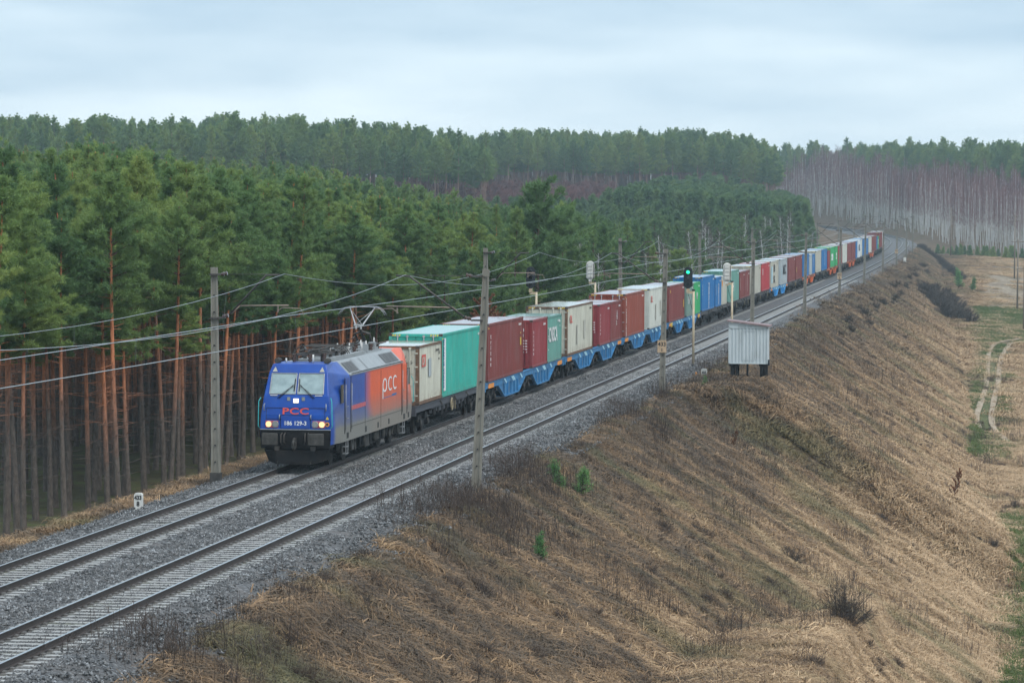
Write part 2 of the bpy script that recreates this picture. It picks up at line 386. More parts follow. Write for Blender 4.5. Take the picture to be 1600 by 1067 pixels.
M['tread'] = simple('wheel_tread', (.32, .32, .33), .35, .8, .15, 6)
M['lamp_green'] = NT('green_lens_lit'); M['lamp_green'].set(col=(.0, .5, .3), emit=(.02, 1.0, .42), es=1.6); M['lamp_green'] = M['lamp_green'].mat
def lit(name, c, s):
    m = NT(name); m.set(col=c, emit=c, es=s, rough=.3); return m.mat
M['headlamp'] = lit('headlamp_lit', (1.0, .50, .22), .85); M['toplamp'] = lit('top_lamp_lit', (1.0, .84, .62), .75)
M['lamp_off'] = simple('lamp_unlit', (.45, .47, .48), .15, .6, .1, 9)
M['glass_cab'] = NT('windscreen_glass'); M['glass_cab'].set(col=M['glass_cab'].ramp(M['glass_cab'].noise(1.6, 3, .6, sc=(1, 1, 1.5)), [(.35, (.21, .29, .30)), (.65, (.32, .42, .43))]), rough=.25, spec=.6, coat=1.0, coatr=.03); M['glass_cab'] = M['glass_cab'].mat  # sky reflection and pale cab interior put into the windscreen base colour
M['glass_dark'] = NT('dark_glass'); M['glass_dark'].set(col=(.02, .03, .035), rough=.06, spec=.8); M['glass_dark'] = M['glass_dark'].mat
def mk_loco():
    m = NT('locomotive_paint'); o = m.coord('Object'); s = m.sep(o)          # y runs back from the nose
    w = m.math('ADD', s[1], m.math('MULTIPLY', m.math('SUBTRACT', m.noise(1.1, 2, .5), .5), .5))
    w = m.math('SUBTRACT', w, m.math('MULTIPLY', m.math('SUBTRACT', 2.2, s[2], True), .9))
    f = m.ramp(m.math('DIVIDE', w, 10.0), [(.60, 0.0), (.76, 1.0)])
    blue = m.ramp(m.noise(1.3, 4, .6), [(.3, (.002, .048, .29)), (.7, (.004, .078, .41))])
    org = m.ramp(m.noise(1.0, 4, .6), [(.3, (.70, .088, .022)), (.7, (.84, .125, .032))])
    c = m.mix(f, blue, org)
    grey = (.22, .215, .185)                                                     # brake dust over the lower body
    z = m.math('ADD', s[2], m.math('MULTIPLY', m.math('SUBTRACT', m.noise(2.2, 4, .65), .5), .25))
    back = m.math('MULTIPLY', m.ramp(m.math('DIVIDE', s[1], 3.0), [(.12, 0.0), (.25, 1.0)]), 1.0)
    g = m.math('MULTIPLY', m.ramp(m.math('DIVIDE', z, 4.0), [(.37, .97), (.41, .62), (.62, .05)]), back)
    c = m.mix(g, c, grey)
    st = m.noise(2.2, 4, .7, sc=(1, 2.6, .25)); c = m.mix(m.ramp(st, [(.56, 0.0), (.78, .35)]), c, (.10, .10, .11))
    m.set(col=c, rough=.45, spec=.35, coat=.12, coatr=.25); return m.mat
M['loco'] = mk_loco()
M['loco_blue'] = simple('locomotive_blue', (.003, .058, .34), .38, 0, .15, 2, coat=.3, dirt=(.06, .08, .14), dirt_amt=.4)
M['roof_grey'] = simple('roof_grey', (.27, .29, .30), .42, 0, .12, 3, dirt=(.12, .12, .12), dirt_amt=.5)
M['grille'] = simple('roof_grille', (.15, .155, .16), .55, .2, .15, 9)
M['red_logo'] = simple('red_logo', (.62, .07, .05), .45, 0, .1, 5)
M['red_dull'] = simple('red_band', (.50, .10, .12), .5, 0, .15, 5)
M['rail_cyan'] = simple('cyan_grab_rail', (.03, .40, .42), .45, 0, .15, 9)
M['bronze'] = simple('bronze_wheel', (.30, .25, .16), .6, .2, .2, 9)
def cont_paint(name, col, rust=.3, rough=.5, dirtc=(.16, .12, .085), coat=0.0):
    m = NT(name); o = m.coord('Object'); s = m.sep(o)
    n1 = m.noise(.6, 4, .6); c = m.ramp(n1, [(.3, tuple(x*.86 for x in col)), (.7, tuple(min(1, x*1.12) for x in col))])
    st = m.noise(2.6, 5, .72, sc=(1, 1.6, .12))
    c = m.mix(m.ramp(st, [(.47, 0.0), (.78, min(1, rust*1.3+.12))]), c, dirtc); c = m.mix(m.ramp(m.noise(.9, 3, .6, sc=(1, 1.2, .5)), [(.5, 0.0), (.75, .14)]), c, (.55, .55, .52))
    low = m.ramp(s[2], [(0.0, 1.0), (.55, .0)])
    rn = m.noise(3.5, 5, .75); rf = m.math('MULTIPLY', m.math('MULTIPLY', m.ramp(rn, [(.48, 0.0), (.62, 1.0)]), low), min(1, rust*1.6))
    c = m.mix(rf, c, (.17, .075, .035))
    c = m.mix(m.ramp(m.noise(9, 3, .7), [(.66, 0.0), (.72, rust)]), c, (.16, .07, .03))
    m.set(col=c, rough=rough, spec=.3, coat=coat, coatr=.08); return m.mat
CP = {}; CR = {}
for nm, col, ru in [('cream', (.56, .56, .47), .45), ('teal', (.030, .40, .32), .22), ('maroon', (.20, .036, .034), .26), ('maroon2', (.26, .032, .040), .24),
                    ('rust', (.27, .055, .032), .22), ('dullteal', (.13, .33, .28), .3), ('sage', (.16, .27, .23), .35), ('green', (.03, .38, .13), .1), ('blue', (.004, .15, .40), .08),
                    ('palecream', (.58, .60, .54), .15), ('red', (.42, .035, .045), .08), ('grey', (.38, .43, .45), .18), ('beige', (.47, .46, .39), .2), ('white', (.66, .70, .72), .1), ('brightred', (.30, .05, .05), .1)]:
    CP[nm] = cont_paint('container_'+nm, col, ru); CR[nm] = cont_paint('roof_'+nm, col, ru*.6, .35, coat=1.0)
M['rust_frame'] = simple('rusty_frame', (.15, .085, .050), .75, 0, .45, 5)
def wag(name, col): return simple(name, col, .55, .05, .3, 2.2, dirt=(.07, .065, .06), dirt_amt=.7, sc=(1, 1, .6))
M['wag_blue'] = wag('wagon_blue', (.030, .19, .40)); M['wag_sky'] = wag('wagon_bright_blue', (.03, .27, .58)); M['wag_dark'] = wag('wagon_dark', (.055, .050, .050))
M['wag_orange'] = wag('wagon_orange', (.55, .13, .035)); M['wag_grey'] = wag('wagon_grey', (.060, .062, .075))
M['cyan'] = simple('pale_blue_lever', (.42, .66, .75), .5, 0, .1, 9)
M['hut'] = simple('hut_paint', (.50, .56, .58), .5, 0, .10, 2, dirt=(.27, .30, .27), dirt_amt=.5, sc=(1, 1, .4))
M['hut_roof'] = simple('hut_roof_tin', (.25, .17, .17), .6, .1, .2, 3)
M['wood_pole'] = simple('timber_pole', (.20, .165, .13), .85, 0, .25, 3, sc=(4, 4, .3))
# ------------------------------------------------------------------ containers
def wpanel(mb, p0, p1, z0, z1, nrm, pitch=.28, depth=.036, m=0):
    """corrugated wall from p0 to p1 (xy), trapezoid waves along nrm"""
    p0 = Vector((*p0, 0)); p1 = Vector((*p1, 0)); L_ = (p1-p0).length; d = (p1-p0)/L_; n = Vector((*nrm, 0))
    k = max(1, round(L_/pitch)); q = L_/k; pr = []
    for i in range(k):
        a = i*q; pr += [(a, 0), (a+q*.25, 0), (a+q*.5, -depth), (a+q*.75, -depth)]
    pr.append((L_, 0)); vs = []; fs = []
    for t, o in pr:
        b = p0+d*t+n*o; vs += [(b.x, b.y, z0), (b.x, b.y, z1)]
    for i in range(len(pr)-1): fs.append((2*i, 2*i+2, 2*i+3, 2*i+1))
    mb.add(vs, fs, m)
_cont = {}
def cont_meshes(L_, H, col, doors):
    key = (L_, H, col, doors)
    if key in _cont: return _cont[key]
    W2 = 1.219; mt = CP[col]; fr = M['rust_frame'] if col == 'cream' else mt; far = L_ > 100
    w = MB(); c = .045
    wpanel(w, (W2-.02, .14), (W2-.02, L_-.14), .16, H-.09, (1, 0)); wpanel(w, (-W2+.02, L_-.14), (-W2+.02, .14), .16, H-.09, (-1, 0))
    wpanel(w, (-W2+.1, L_-.03), (W2-.1, L_-.03), .18, H-.12, (0, 1), .35)
    if not doors: wpanel(w, (W2-.1, .03), (-W2+.1, .03), .18, H-.12, (0, -1), .35)
    r = MB()                                  # roof: shallow crosswise ribs
    k = round(L_/.42); ys = [.08+(L_-.16)*i/(k*2) for i in range(k*2+1)]; vs = []; fs = []
    for i, y in enumerate(ys):
        z = H-.012-(.008 if i % 2 else 0)
        vs += [(-W2+.07, y, z), (W2-.07, y, z)]
    for i in range(len(ys)-1): fs.append((2*i, 2*i+1, 2*i+3, 2*i+2))
    r.add(vs, fs)
    f = MB()
    for sx in (-1, 1):
        for y0, y1 in ((0, .16), (L_-.16, L_)):
            xa, xb = sorted((sx*W2, sx*(W2-.15))); f.box(xa, xb, y0, y1, .12, H-.12)
            for za, zb in ((0, .118), (H-.118, H+.004)): q = .004; f.box(xa-q, xb+q, y0-q, y1+q, za, zb, 1)
        xa, xb = sorted((sx*W2, sx*(W2-.075))); f.box(xa, xb, .16, L_-.16, H-.10, H-.004); f.box(xa, xb, .16, L_-.16, .03 if L_ > 8 else .03, .17)
    for y0, y1 in ((0, .09), (L_-.09, L_)):
        f.box(-W2+.15, W2-.15, y0, y1, H-.13, H-.006); f.box(-W2+.15, W2-.15, y0, y1, 0.0, .17)
    d = None; k_ = None
    if doors:
        d = MB(); d.box(-W2+.155, -.012, .045, .085, .175, H-.135); d.box(.012, W2-.155, .045, .085, .175, H-.135)
        for s in (-1, 1):
            for i in range(4):
                z = .35+i*(H-.75)/3.6; xa, xb = sorted((s*.12, s*.98)); d.box(xa, xb, .03, .046, z, z+.28)
        k_ = MB()
        for x in (-.82, -.38, .38, .82):
            k_.tube([(x, .005, .10), (x, .005, H-.06)], .024, 6)
            for z in (.10, H-.12, .9): k_.box(x-.06, x+.06, -.012, .032, z-.04, z+.05)
        for x in (-.60, .60): k_.bar((x-.24, -.01, 1.0), (x+.2, -.01, 1.0), .035)
        for s in (-1, 1):
            for z in (.4, 1.0, 1.65, H-.35): k_.box(s*1.10-.07, s*1.10+.07, -.006, .045, z, z+.06)
    hz = None
    if H > 2.8:
        hz = MB()
        for s in (-1, 1):
            for i in range(5): 
                x = s*.92-.25+i*.10; hz.add([(x, -.003, H-.115), (x+.055, -.003, H-.115), (x+.085, -.003, H-.03), (x+.03, -.003, H-.03)], [(0, 1, 2, 3)])
            hz.add([(s*W2*1.0025, .02, H-.26), (s*W2*1.0025, .30, H-.26), (s*W2*1.0025, .30, H-.20), (s*W2*1.0025, .02, H-.20)], [(0, 1, 2, 3)])
    res = (w.mesh('wall_panel', mt), r.mesh('roof', CR[col]), f.mesh('frame', [fr, M['casting']]), d.mesh('door', mt) if d else None, k_.mesh('lock_rods', M['galv'] if col in ('teal', 'maroon', 'rust', 'red') else mt) if k_ else None, hz.mesh('hazard_stripe', M['yellow']) if hz else None)
    _cont[key] = res; return res
DECK = 1.27; _codes = []; XO = 1.219+.006
def container(s, L_, H, col, label, doors=True, text=None, group='containers loaded on the freight train'):
    x, y, a, z = path_at(s); x2, y2, a2, _ = path_at(s+L_); a = math.atan2(-(x2-x), y2-y)
    t = empty('shipping_container', (float(x), float(y), float(z)+DECK), float(a)); tag(t, label, 'container', group)
    w, r, f, d, k, hz = cont_meshes(L_, H, col, doors)
    link('wall_panel', w, t); link('roof', r, t); link('frame', f, t)
    if d:
        dd = link('door', d, t); link('lock_rods', k, dd)
    if hz: link('hazard_stripe', hz, t)
    if text: text(t, L_, H)
    if s < 420:
        k = len(_codes); _codes.append(1); place_text(text_mesh('%s %06d %d' % (('TCNU', 'CAIU', 'TGHU', 'FSCU', 'GESU')[k % 5], (k*73891+104729) % 999999, k % 10), .15, M['black'] if col in ('cream', 'palecream', 'beige', 'grey') else M['white'], .002, .003), t, (XO, L_-1.75, H-.40), (0, 1, 0), (0, 0, 1), 'serial_number')
    return t
XO = 1.219+.006
def side_text(t, txt, y, z, size, mat, sx=1.0, bold=0.0, vert=False, space=1.0, stack=False):
    """lettering on the right hand wall; reads away from the locomotive, or down/up"""
    if stack:
        for i, ch in enumerate(txt):
            if ch != ' ': place_text(text_mesh(ch, size, mat, .003, bold, sx, 'CENTER'), t, (XO, y, z-i*size*space), (0, 1, 0), (0, 0, 1))
        return
    me = text_mesh(txt, size, mat, .003, bold, sx, space=space)
    if vert: place_text(me, t, (XO, y, z), (0, 0, -1), (0, 1, 0))
    else: place_text(me, t, (XO, y, z), (0, 1, 0), (0, 0, 1))
def end_text(t, txt, x, z, size, mat, bold=0.0):
    place_text(text_mesh(txt, size, mat, .003, bold), t, (x, -.004+.028, z), (1, 0, 0), (0, 0, 1))
def patch(t, y0, y1, z0, z1, mat, name='panel_sticker'):
    b = MB(); b.box(XO-.004, XO, y0, y1, z0, z1); b.build(name, mat, t)
def endpatch(t, x0, x1, z0, z1, mat, name='door_sticker'):
    b = MB(); b.box(x0, x1, .018, .024, z0, z1); b.build(name, mat, t)
def tx_cream20(t, L_, H):
    patch(t, .75, 1.75, H-.95, H-.42, M['red_logo'], 'logo_panel'); me = text_mesh('CAI', .50, CP['cream'], .004, .012, .85); place_text(me, t, (XO+.002, .82, H-.87), (0, 1, 0), (0, 0, 1))
    patch(t, 2.5, 3.2, 1.15, 1.95, CP['grey'], 'repair_patch'); side_text(t, '22G1', 5.1, H-.55, .20, M['black']); side_text(t, '045 5', 5.1, H-.8, .14, M['black'])
    end_text(t, 'CAXU', .10, H-.55, .20, M['black']); end_text(t, '045  5', .35, H-.80, .22, M['black'])
def tx_teal40(t, L_, H):
    patch(t, .45, 1.05, .30, H-.22, M['white'], 'name_strip'); me = text_mesh('CHINA SHIPPING', .30, CP['blue'], .004, .006, .98); place_text(me, t, (XO+.002, .62, .42), (0, 0, 1), (0, -1, 0)); 
def stack_text(txt, y=.55, z=1.95, size=.34, mat=None, sx=1.3):
    def f(t, L_, H):
        side_text(t, txt, y, H-.75, size, mat or M['white'], sx, .010, stack=True, space=.85)
    return f
def marks_end(t, H):
    end_text(t, 'TRIU 08350', -.95, H-.62, .20, M['white'], .006); end_text(t, '0835 8', .10, H-.62, .24, M['white'], .008); end_text(t, '22G1', .28, H-.90, .22, M['white'], .006)
    for i in range(5): end_text(t, 'MAX.GR 30480', .22, H-1.15-i*.15, .11, M['white'], .003)
    endpatch(t, .25, .65, .86, 1.05, M['yellow']); b = MB(); b.disc((.52, .02, .27), (0, 1, 0), .09, .012, 14); b.build('customs_plate', M['white'], t)
def tx_mar20(t, L_, H): stack_text('triton', .5, size=.27)(t, L_, H); marks_end(t, H)
def tx_mar40(t, L_, H):
    stack_text('triton', .8, size=.32)(t, L_, H); patch(t, L_-1.15, L_-.75, 1.45, 1.85, M['yellow']); patch(t, L_-1.05, L_-.85, 2.05, 2.12, M['yellow'])
def tx_teal20(t, L_, H):
    side_text(t, 'CNSCA', .55, 1.15, 1.15, M['white'], .95, .02)
    for z in (1.9, 1.45, 1.3, .7): patch(t, .35, .55, z, z+.07, M['white'])
    patch(t, 5.0, 5.4, H-.45, H-.35, M['white']); patch(t, 5.2, 5.35, H-.7, H-.6, M['white'])
def tx_K(t, L_, H): side_text(t, 'OL', 1.1, H-.98, .62, M['orange_mark'] if H < 2.8 else M['red_logo'], 1.4, .02); patch(t, 4.2, 4.9, .6, 1.7, CP['beige'], 'repair_patch'); patch(t, 7.6, 8.5, .8, 1.9, CP['beige'], 'repair_patch')
def tx_blueeagle(t, L_, H):
    side_text(t, 'A', 3.2, H-1.2, .85, M['white'], .9, .01); side_text(t, 'a', 3.5, H-1.0, .34, CP['blue'], 1, .01); side_text(t, 'ZL', 3.0, H-1.55, .38, M['stone_white'], 1.1, .01)
def tx_vert(txt, y, size, mat='white', z0=.25, sx=1.0):
    def f(t, L_, H): place_text(text_mesh(txt, size, M[mat], .003, .008, sx), t, (XO, y, H-z0), (0, 0, -1), (0, 1, 0))
    return f
def tx_fesco(t, L_, H):
    y = L_*.52; place_text(text_mesh('FESCO', .72 if L_ > 8 else .60, M['white'], .003, .03, 1.05), t, (XO, y, H-.55), (0, 0, -1), (0, 1, 0))
    place_text(text_mesh('FESU 4021583', .16, M['white'], .003, .003), t, (XO, .55, H-.6), (0, 0, -1), (0, 1, 0))
def tx_msk(a, b):
    def f(t, L_, H):
        patch(t, .8, 2.6, .55, H-.55, M['cyan'], 'blue_panel')
        side_text(t, a, 4.2, 1.75, 1.05, M['black'], 2.0, .03); side_text(t, b, 4.2, .55, 1.05, M['black'], 2.0, .03)
    return f
def tx_msc(t, L_, H): side_text(t, 'MSC', 4.6, 1.15, 1.5, M['black'], 1.9, .03); patch(t, 2.4, 3.0, .7, 2.0, M['cyan'], 'blue_panel')
def tx_green(t, L_, H): patch(t, L_*.22, L_*.62, 1.0, 1.95, M['white'], 'name_panel'); side_text(t, 'EVER', L_*.24, 1.25, .5, CP['green'], 1.6, .01)
def tx_brown(t, L_, H): stack_text('cronos', .5, size=.24)(t, L_, H)
def tx_band(t, L_, H): patch(t, L_*.5, L_*.5+.12, .5, H-.4, M['stone_white'])
def tx_sage(t, L_, H): side_text(t, 'UN', 1.2, 1.0, .9, M['stone_white'], 1.3, .01)
def tx_g20(t, L_, H): side_text(t, 'M', 2.6, 1.2, .8, M['white'], 1.4, .02)
S20, S40, S45 = 6.058, 12.192, 13.716; LO, HC = 2.591, 2.896
CONTS = [
 (146.0, S20, LO, 'cream', 'rust streaked white short container directly behind the locomotive', True, tx_cream20),
 (152.1, S40, HC, 'teal', 'bright turquoise long container with a tall white name strip', True, tx_teal40),
 (165.95, S40, LO+.305, 'maroon', 'long dark red container between the turquoise one and the first short red one', False, tx_mar40),
 (181.65, S20, LO, 'maroon2', 'short red container with bright stickers on its doors, beside the dull green one', True, tx_mar20),
 (187.75, S20, LO, 'dullteal', 'dull green short container with big white letters on its side', False, tx_teal20),
 (196.4, S40, HC-.0, 'cream', 'rusty cream long container with a small orange mark near its top corner', True, tx_K),
 (212.1, S20, LO, 'maroon2', 'short red container right behind the rusty cream long container', True, tx_mar20),
 (218.25, S20, LO, 'maroon', 'short dark red container with a white and blue sail shaped emblem', False, tx_blueeagle),
 (226.5, S40, HC, 'rust', 'brick red tall container with lettering running down its front corner', True, tx_vert('TEX  TAINER LEASE', .62, .30)),
 (242.0, S40, HC, 'palecream', 'clean off white long container with a red mark by its door', True, tx_K),
 (256.4, S40, LO+.2, 'maroon', 'plain dark red long container just before the green signal lamp', False, lambda t, L_, H: (patch(t, .7, 1.1, H-.55, H-.35, M['yellow']), patch(t, 11.2, 11.6, .9, 1.5, M['yellow']))),
 (270.4, S20, LO, 'sage', 'greyish green weathered short container behind the green lit signal', False, tx_sage),
 (276.5, S20, LO, 'green', 'vivid green short container beside the bright blue tall one', False, tx_g20),
 (284.2, S40, HC, 'blue', 'tall bright blue long container with white lettering, first of the blue ones', True, tx_fesco),
 (297.4, S20, LO, 'blue', 'short bright blue container with white lettering next to a cream one', False, tx_fesco),
 (303.5, S20, LO, 'beige', 'short cream container between a blue one and a green grey one', False, lambda t, L_, H: patch(t, .8, 1.6, H-.9, H-.4, M['orange_mark'])),
 (311.4, S40, HC, 'dullteal', 'tall green grey container behind the pale backed signal near the hut', True, lambda t, L_, H: side_text(t, 'H', 5.0, 1.0, 1.2, M['white'], 1.5, .02)),
 (324.9, S20, LO, 'maroon', 'short brown red container with stacked white letters', False, tx_brown),
 (331.0, S20, LO, 'maroon', 'short brown red container with a thin pale stripe', False, tx_band),
 (340.0, S40, HC, 'beige', 'cream long container right behind the mast above the hut', True, None),
 (353.4, S40, HC, 'red', 'bright red long container with a small white mark', False, lambda t, L_, H: patch(t, 1.6, 2.1, 1.7, 2.35, M['white'])),
 (367.5, S40, HC, 'beige', 'beige long container with a light blue bar and black letters', True, tx_msk('ER', 'SK')),
 (382.6, S40, HC, 'grey', 'light grey long container with black letters', False, tx_msc),
 (397.5, S40, HC, 'maroon', 'dark red long container next to the light grey lettered one', False, None),
 (411.3, S40, HC, 'maroon', 'dark red long container just before the far blue ones', False, lambda t, L_, H: patch(t, .9, 1.3, .9, 1.5, M['yellow'])),
 (425.5, S40, HC, 'blue', 'blue long container half hidden behind the fourth mast', False, None),
 (439.3, S20, LO, 'grey', 'stained grey short container between two blue ones', False, None),
 (445.6, S20, LO, 'blue', 'short blue container beside the stained grey one', False, tx_vert('FESCO', 2.8, .5)),
 (454.6, S40, HC, 'beige', 'cream long container ahead of a tall blue one far down the train', True, None),
 (468.3, S45, HC, 'blue', 'tall blue container with white letters beyond the cream one', True, tx_vert('FESCO', 7.5, .7)),
 (484.3, S20, LO, 'maroon2', 'short dull red container squeezed between blue and green ones', False, None),
 (491.0, S40, HC, 'green', 'green long container with a white panel', False, tx_green),
 (505.5, S20, HC, 'green', 'short green container with a white panel', False, tx_green),
 (513.6, S40, HC, 'brightred', 'tall red container behind the short green one', True, None),
 (527.8, S45, HC, 'palecream', 'off white container just past the fifth mast', False, None),
 (543.0, S45, HC, 'maroon', 'dark red container after the off white one, far down the train', False, None),
 (558.4, S45, HC, 'maroon', 'dark red container before a narrow strip of blue, far down the train', False, None),
 (573.3, S20, HC, 'blue', 'short blue container seen as a narrow strip far down the train', False, None),
 (580.5, S40, HC, 'white', 'pale container with dark letters far down the train', False, tx_msc),
 (593.6, S20, HC, 'palecream', 'short off white container beyond the pale lettered one', False, None),
 (601.2, S40, HC, 'blue', 'first of the two far blue containers by the sixth mast', False, None),
 (614.8, S45, HC, 'blue', 'far tall blue container with small white letters', False, tx_vert('FESCO', 7.5, .7)),
 (633.5, S40, HC, 'palecream', 'far off white container between blue and dark red ones', False, None),
 (647.4, S45, HC, 'maroon', 'far dark red container over the last orange wagon', False, None),
 (662.3, S40, HC, 'maroon', 'far dark red container just before the last blue one', False, None),
 (676.0, S20, LO, 'blue', 'last blue container, a sliver before the last green one', False, None),
 (683.2, S20, LO, 'green', 'last green container near the end of the train', False, tx_green),
 (691.0, S40, HC+.3, 'maroon', 'tall dark red container near the end of the train', False, None),
 (704.5, S40, HC+.3, 'maroon', 'last dark red container of the train', False, None),
 (718.0, S20, HC+.3, 'white', 'white container at the very end of the train', False, None)]
for c_ in CONTS: container(*c_)
# ------------------------------------------------------------------ bogies and wagons
def wheel_mesh():
    b = MB()
    for s in (-1, 1):
        b.disc((s*.79, 0, .46), (1, 0, 0), .46, .13, 20, 0); b.disc((s*.715, 0, .46), (1, 0, 0), .49, .03, 20, 0)
        b.disc((s*.862, 0, .46), (1, 0, 0), .36, .02, 20, 1); b.disc((s*.88, 0, .46), (1, 0, 0), .12, .08, 12, 0)
    b.tube([(-.75, 0, .46), (.75, 0, .46)], .085, 8); return b.mesh('wheelset', [M['wheel'], M['underframe_grey']])
WHEEL = wheel_mesh()
def bogie_mesh(wb):
    b = MB(); h = wb/2
    for s in (-1, 1):
        x0, x1 = sorted((s*.93, s*1.05))
        b.prism([(-h-.38, .62), (-h-.38, .80), (-h*.5, .88), (-.35, .60), (.35, .60), (h*.5, .88), (h+.38, .80), (h+.38, .62), (h*.45, .55), (.3, .36), (-.3, .36), (-h*.45, .55)], 'x', x0, x1)
        for y in (-h, h):
            b.box(min(s*.95, s*1.12), max(s*.95, s*1.12), y-.17, y+.17, .32, .62); b.disc((s*1.13, y, .46), (1, 0, 0), .13, .06, 12, 1)
            for dy in (-.27, .27): b.tube([(s*1.0, y+dy, .5), (s*1.0, y+dy, .74)], .07, 8, 1)
    b.box(-1.0, 1.0, -.22, .22, .55, .85)
    return b.mesh('bogie', [M['underframe'], M['underframe_grey']])
BOGIE = bogie_mesh(1.8)
def add_bogie(parent, y, x=0.0, rz=0.0):
    o = link('bogie', BOGIE, parent, (x, y, 0)); o.rotation_euler.z = rz
    for dy in (-.9, .9): link('wheelset', WHEEL, o, (0, dy, 0))
def buffers(mb, y, s, z=1.06, m=0):
    for x in (-.875, .875):
        mb.tube([(x, y, z), (x, y+s*.42, z)], .09, 10, m); mb.disc((x, y+s*.44, z), (0, 1, 0), .22, .05, 16, m)
def wagon(s0, s1, plats, kind, label, bog, group='flat container wagons of the freight train'):
    """plats: local (y0,y1) of trough top and bottom spans; kind: colour"""
    sm = (s0+s1)/2; xa, ya, _, za = path_at(s0); xb, yb, _, zb = path_at(s1); a = math.atan2(-(xb-xa), yb-ya)
    t = empty('container_wagon', (float(xa), float(ya), float((za+zb)/2)), float(a)); tag(t, label, 'wagon', group)
    L_ = s1-s0; mt = M['wag_'+kind]; f = MB()
    for s in (-1, 1):
        x0, x1 = sorted((s*1.06, s*1.19)); f.box(x0, x1, .35, L_-.35, .98, 1.235)
        x0, x1 = sorted((s*1.02, s*1.24)); f.box(x0, x1, .35, L_-.35, 1.237, 1.262)
    for y in np.arange(.4, L_-.3, 1.5): f.box(-1.06, 1.06, y, y+.12, 1.0, 1.2)
    f.box(-1.2, 1.2, .3, .5, .85, 1.25); f.box(-1.2, 1.2, L_-.5, L_-.3, .85, 1.25); f.box(-.25, .25, .5, L_-.5, .80, 1.1)
    buffers(f, .3, -1, m=1); buffers(f, L_-.3, 1, m=1)
    f.bar((0, .3, .98), (0, -.25, .95), .10, .14, 1)
    f.build('frame', [mt, M['underframe']], t)
    lev = MB()
    for (t0, t1, b0, b1) in plats:
        tr = MB(); deep = .30 if kind in ('blue', 'sky', 'orange') else .72
        if kind in ('dark', 'grey'):
            for s in (-1, 1):
                x0, x1 = sorted((s*1.02, s*1.10)); tr.prism([(t0, .98), (b0, deep), (b1, deep), (t1, .98)], 'x', x0, x1)
        else:
            for s in (-1, 1):
                x0, x1 = sorted((s*1.10, s*1.15)); tr.prism([(t0, .98), (b0, deep), (b1, deep), (t1, .98)], 'x', x0, x1)
                x0, x1 = sorted((s*1.08, s*1.26))         # flanges along the trough edge
                tr.prism([(t0, .98), (b0, deep), (b1, deep), (t1, .98), (t1-.14, .98), (b1-.07, deep+.06), (b0+.07, deep+.06), (t0+.14, .98)], 'x', x0, x1)
                for q in np.linspace(b0+.1, b1-.1, 5): tr.box(min(s*1.15, s*1.22), max(s*1.15, s*1.22), q, q+.05, deep+.05, .98)
            tr.box(-1.1, 1.1, b0, b1, deep, deep+.05)
        tr.build('side_trough', mt, t)
        for y in (b0-.2, (b0+b1)/2-.15, (b0+b1)/2+.35, b1+.5):
            for s in (-1, 1): lev.bar((s*1.25, y, 1.22), (s*1.33, y+.14, 1.02), .035, .07)
    if plats: lev.build('twistlock_lever', M['cyan'] if kind in ('blue', 'sky') else M['underframe_grey'], t)
    hb = MB()
    for y in ((1.3, 3.0), (L_-3.0, L_-1.3)):
        if kind in ('blue', 'sky'):
            for i in range(4):
                yy = y[0]+i*.40; hb.prism([(yy, .99), (yy+.24, .99), (yy+.34, 1.2), (yy+.10, 1.2)], 'x', 1.195, 1.262)
    if hb.v: hb.build('brake_handle', M['orange_mark'], t)
    if kind in ('dark', 'grey'):
        g = MB()
        for y in np.arange(3.2, L_-3, 1.1):
            rr = random.Random(int(s0*10+y*7)); g.box(-1.0, 1.12, y, y+.3+rr.random()*.5, .45+rr.random()*.3, .9)
            if rr.random() < .12: g.bar((1.2, y, 1.1), (1.2, y+.1, .6), .05, .04, 1)
        g.build('brake_gear', [M['underframe'], M['bronze']], t)
    for yb in bog: add_bogie(t, yb)
    return t
def unit(sA, sB, kind, label, s_end):
    """articulated pair of platforms: containers start at sA and sB, three bogies"""
    s0 = sA-1.1; b = sB-s0
    pl = [(4.3, b-2.8, 6.6, b-5.2), (b-.2, s_end-s0-4.5, b+1.7, s_end-s0-7.0)]
    wagon(s0, s_end, pl, kind, label, [3.1, b-1.6, s_end-s0-2.9])
wg = wagon(145.0, 165.0, [(4.6, 15.4, 6.6, 13.4)], 'grey', 'dark grey flat wagon with a hand wheel, under the white and turquoise containers', [3.0, 17.0])
hw = MB(); pts = [(1.27, 9.6+.27*math.cos(t_), .88+.27*math.sin(t_)) for t_ in np.linspace(0, 2*math.pi, 17)]
hw.tube(pts, .035, 6, caps=False); hw.bar((1.27, 9.35, .88), (1.27, 9.85, .88), .05); hw.bar((1.27, 9.6, .62), (1.27, 9.6, 1.14), .05); hw.build('hand_wheel', M['bronze'], wg)
unit(165.95, 181.65, 'blue', 'blue pocket wagon under the first long dark red container', 195.2)
unit(196.4, 212.1, 'blue', 'blue pocket wagon under the rusty cream container and two short red ones', 225.4)
unit(226.5, 242.0, 'blue', 'blue pocket wagon under the brick red and off white containers', 255.5)
unit(256.6, 270.4, 'blue', 'blue pocket wagon with yellow chalk writing beneath the signal', 283.5)
unit(284.4, 297.4, 'dark', 'black wagon under the first blue containers', 310.4)
unit(311.4, 324.9, 'dark', 'black wagon under the green grey and brown containers', 338.6)
unit(340.0, 353.4, 'dark', 'black wagon under the cream and bright red containers', 366.3)
unit(367.6, 382.6, 'sky', 'bright blue wagon under the beige and light grey lettered containers', 396.3)
unit(397.6, 411.3, 'dark', 'dark brown wagon under two dark red containers', 424.6)
unit(425.8, 439.3, 'orange', 'orange wagon under the stained grey short container', 453.0)
unit(454.6, 468.3, 'dark', 'black wagon under the cream and tall blue containers far down', 482.6)
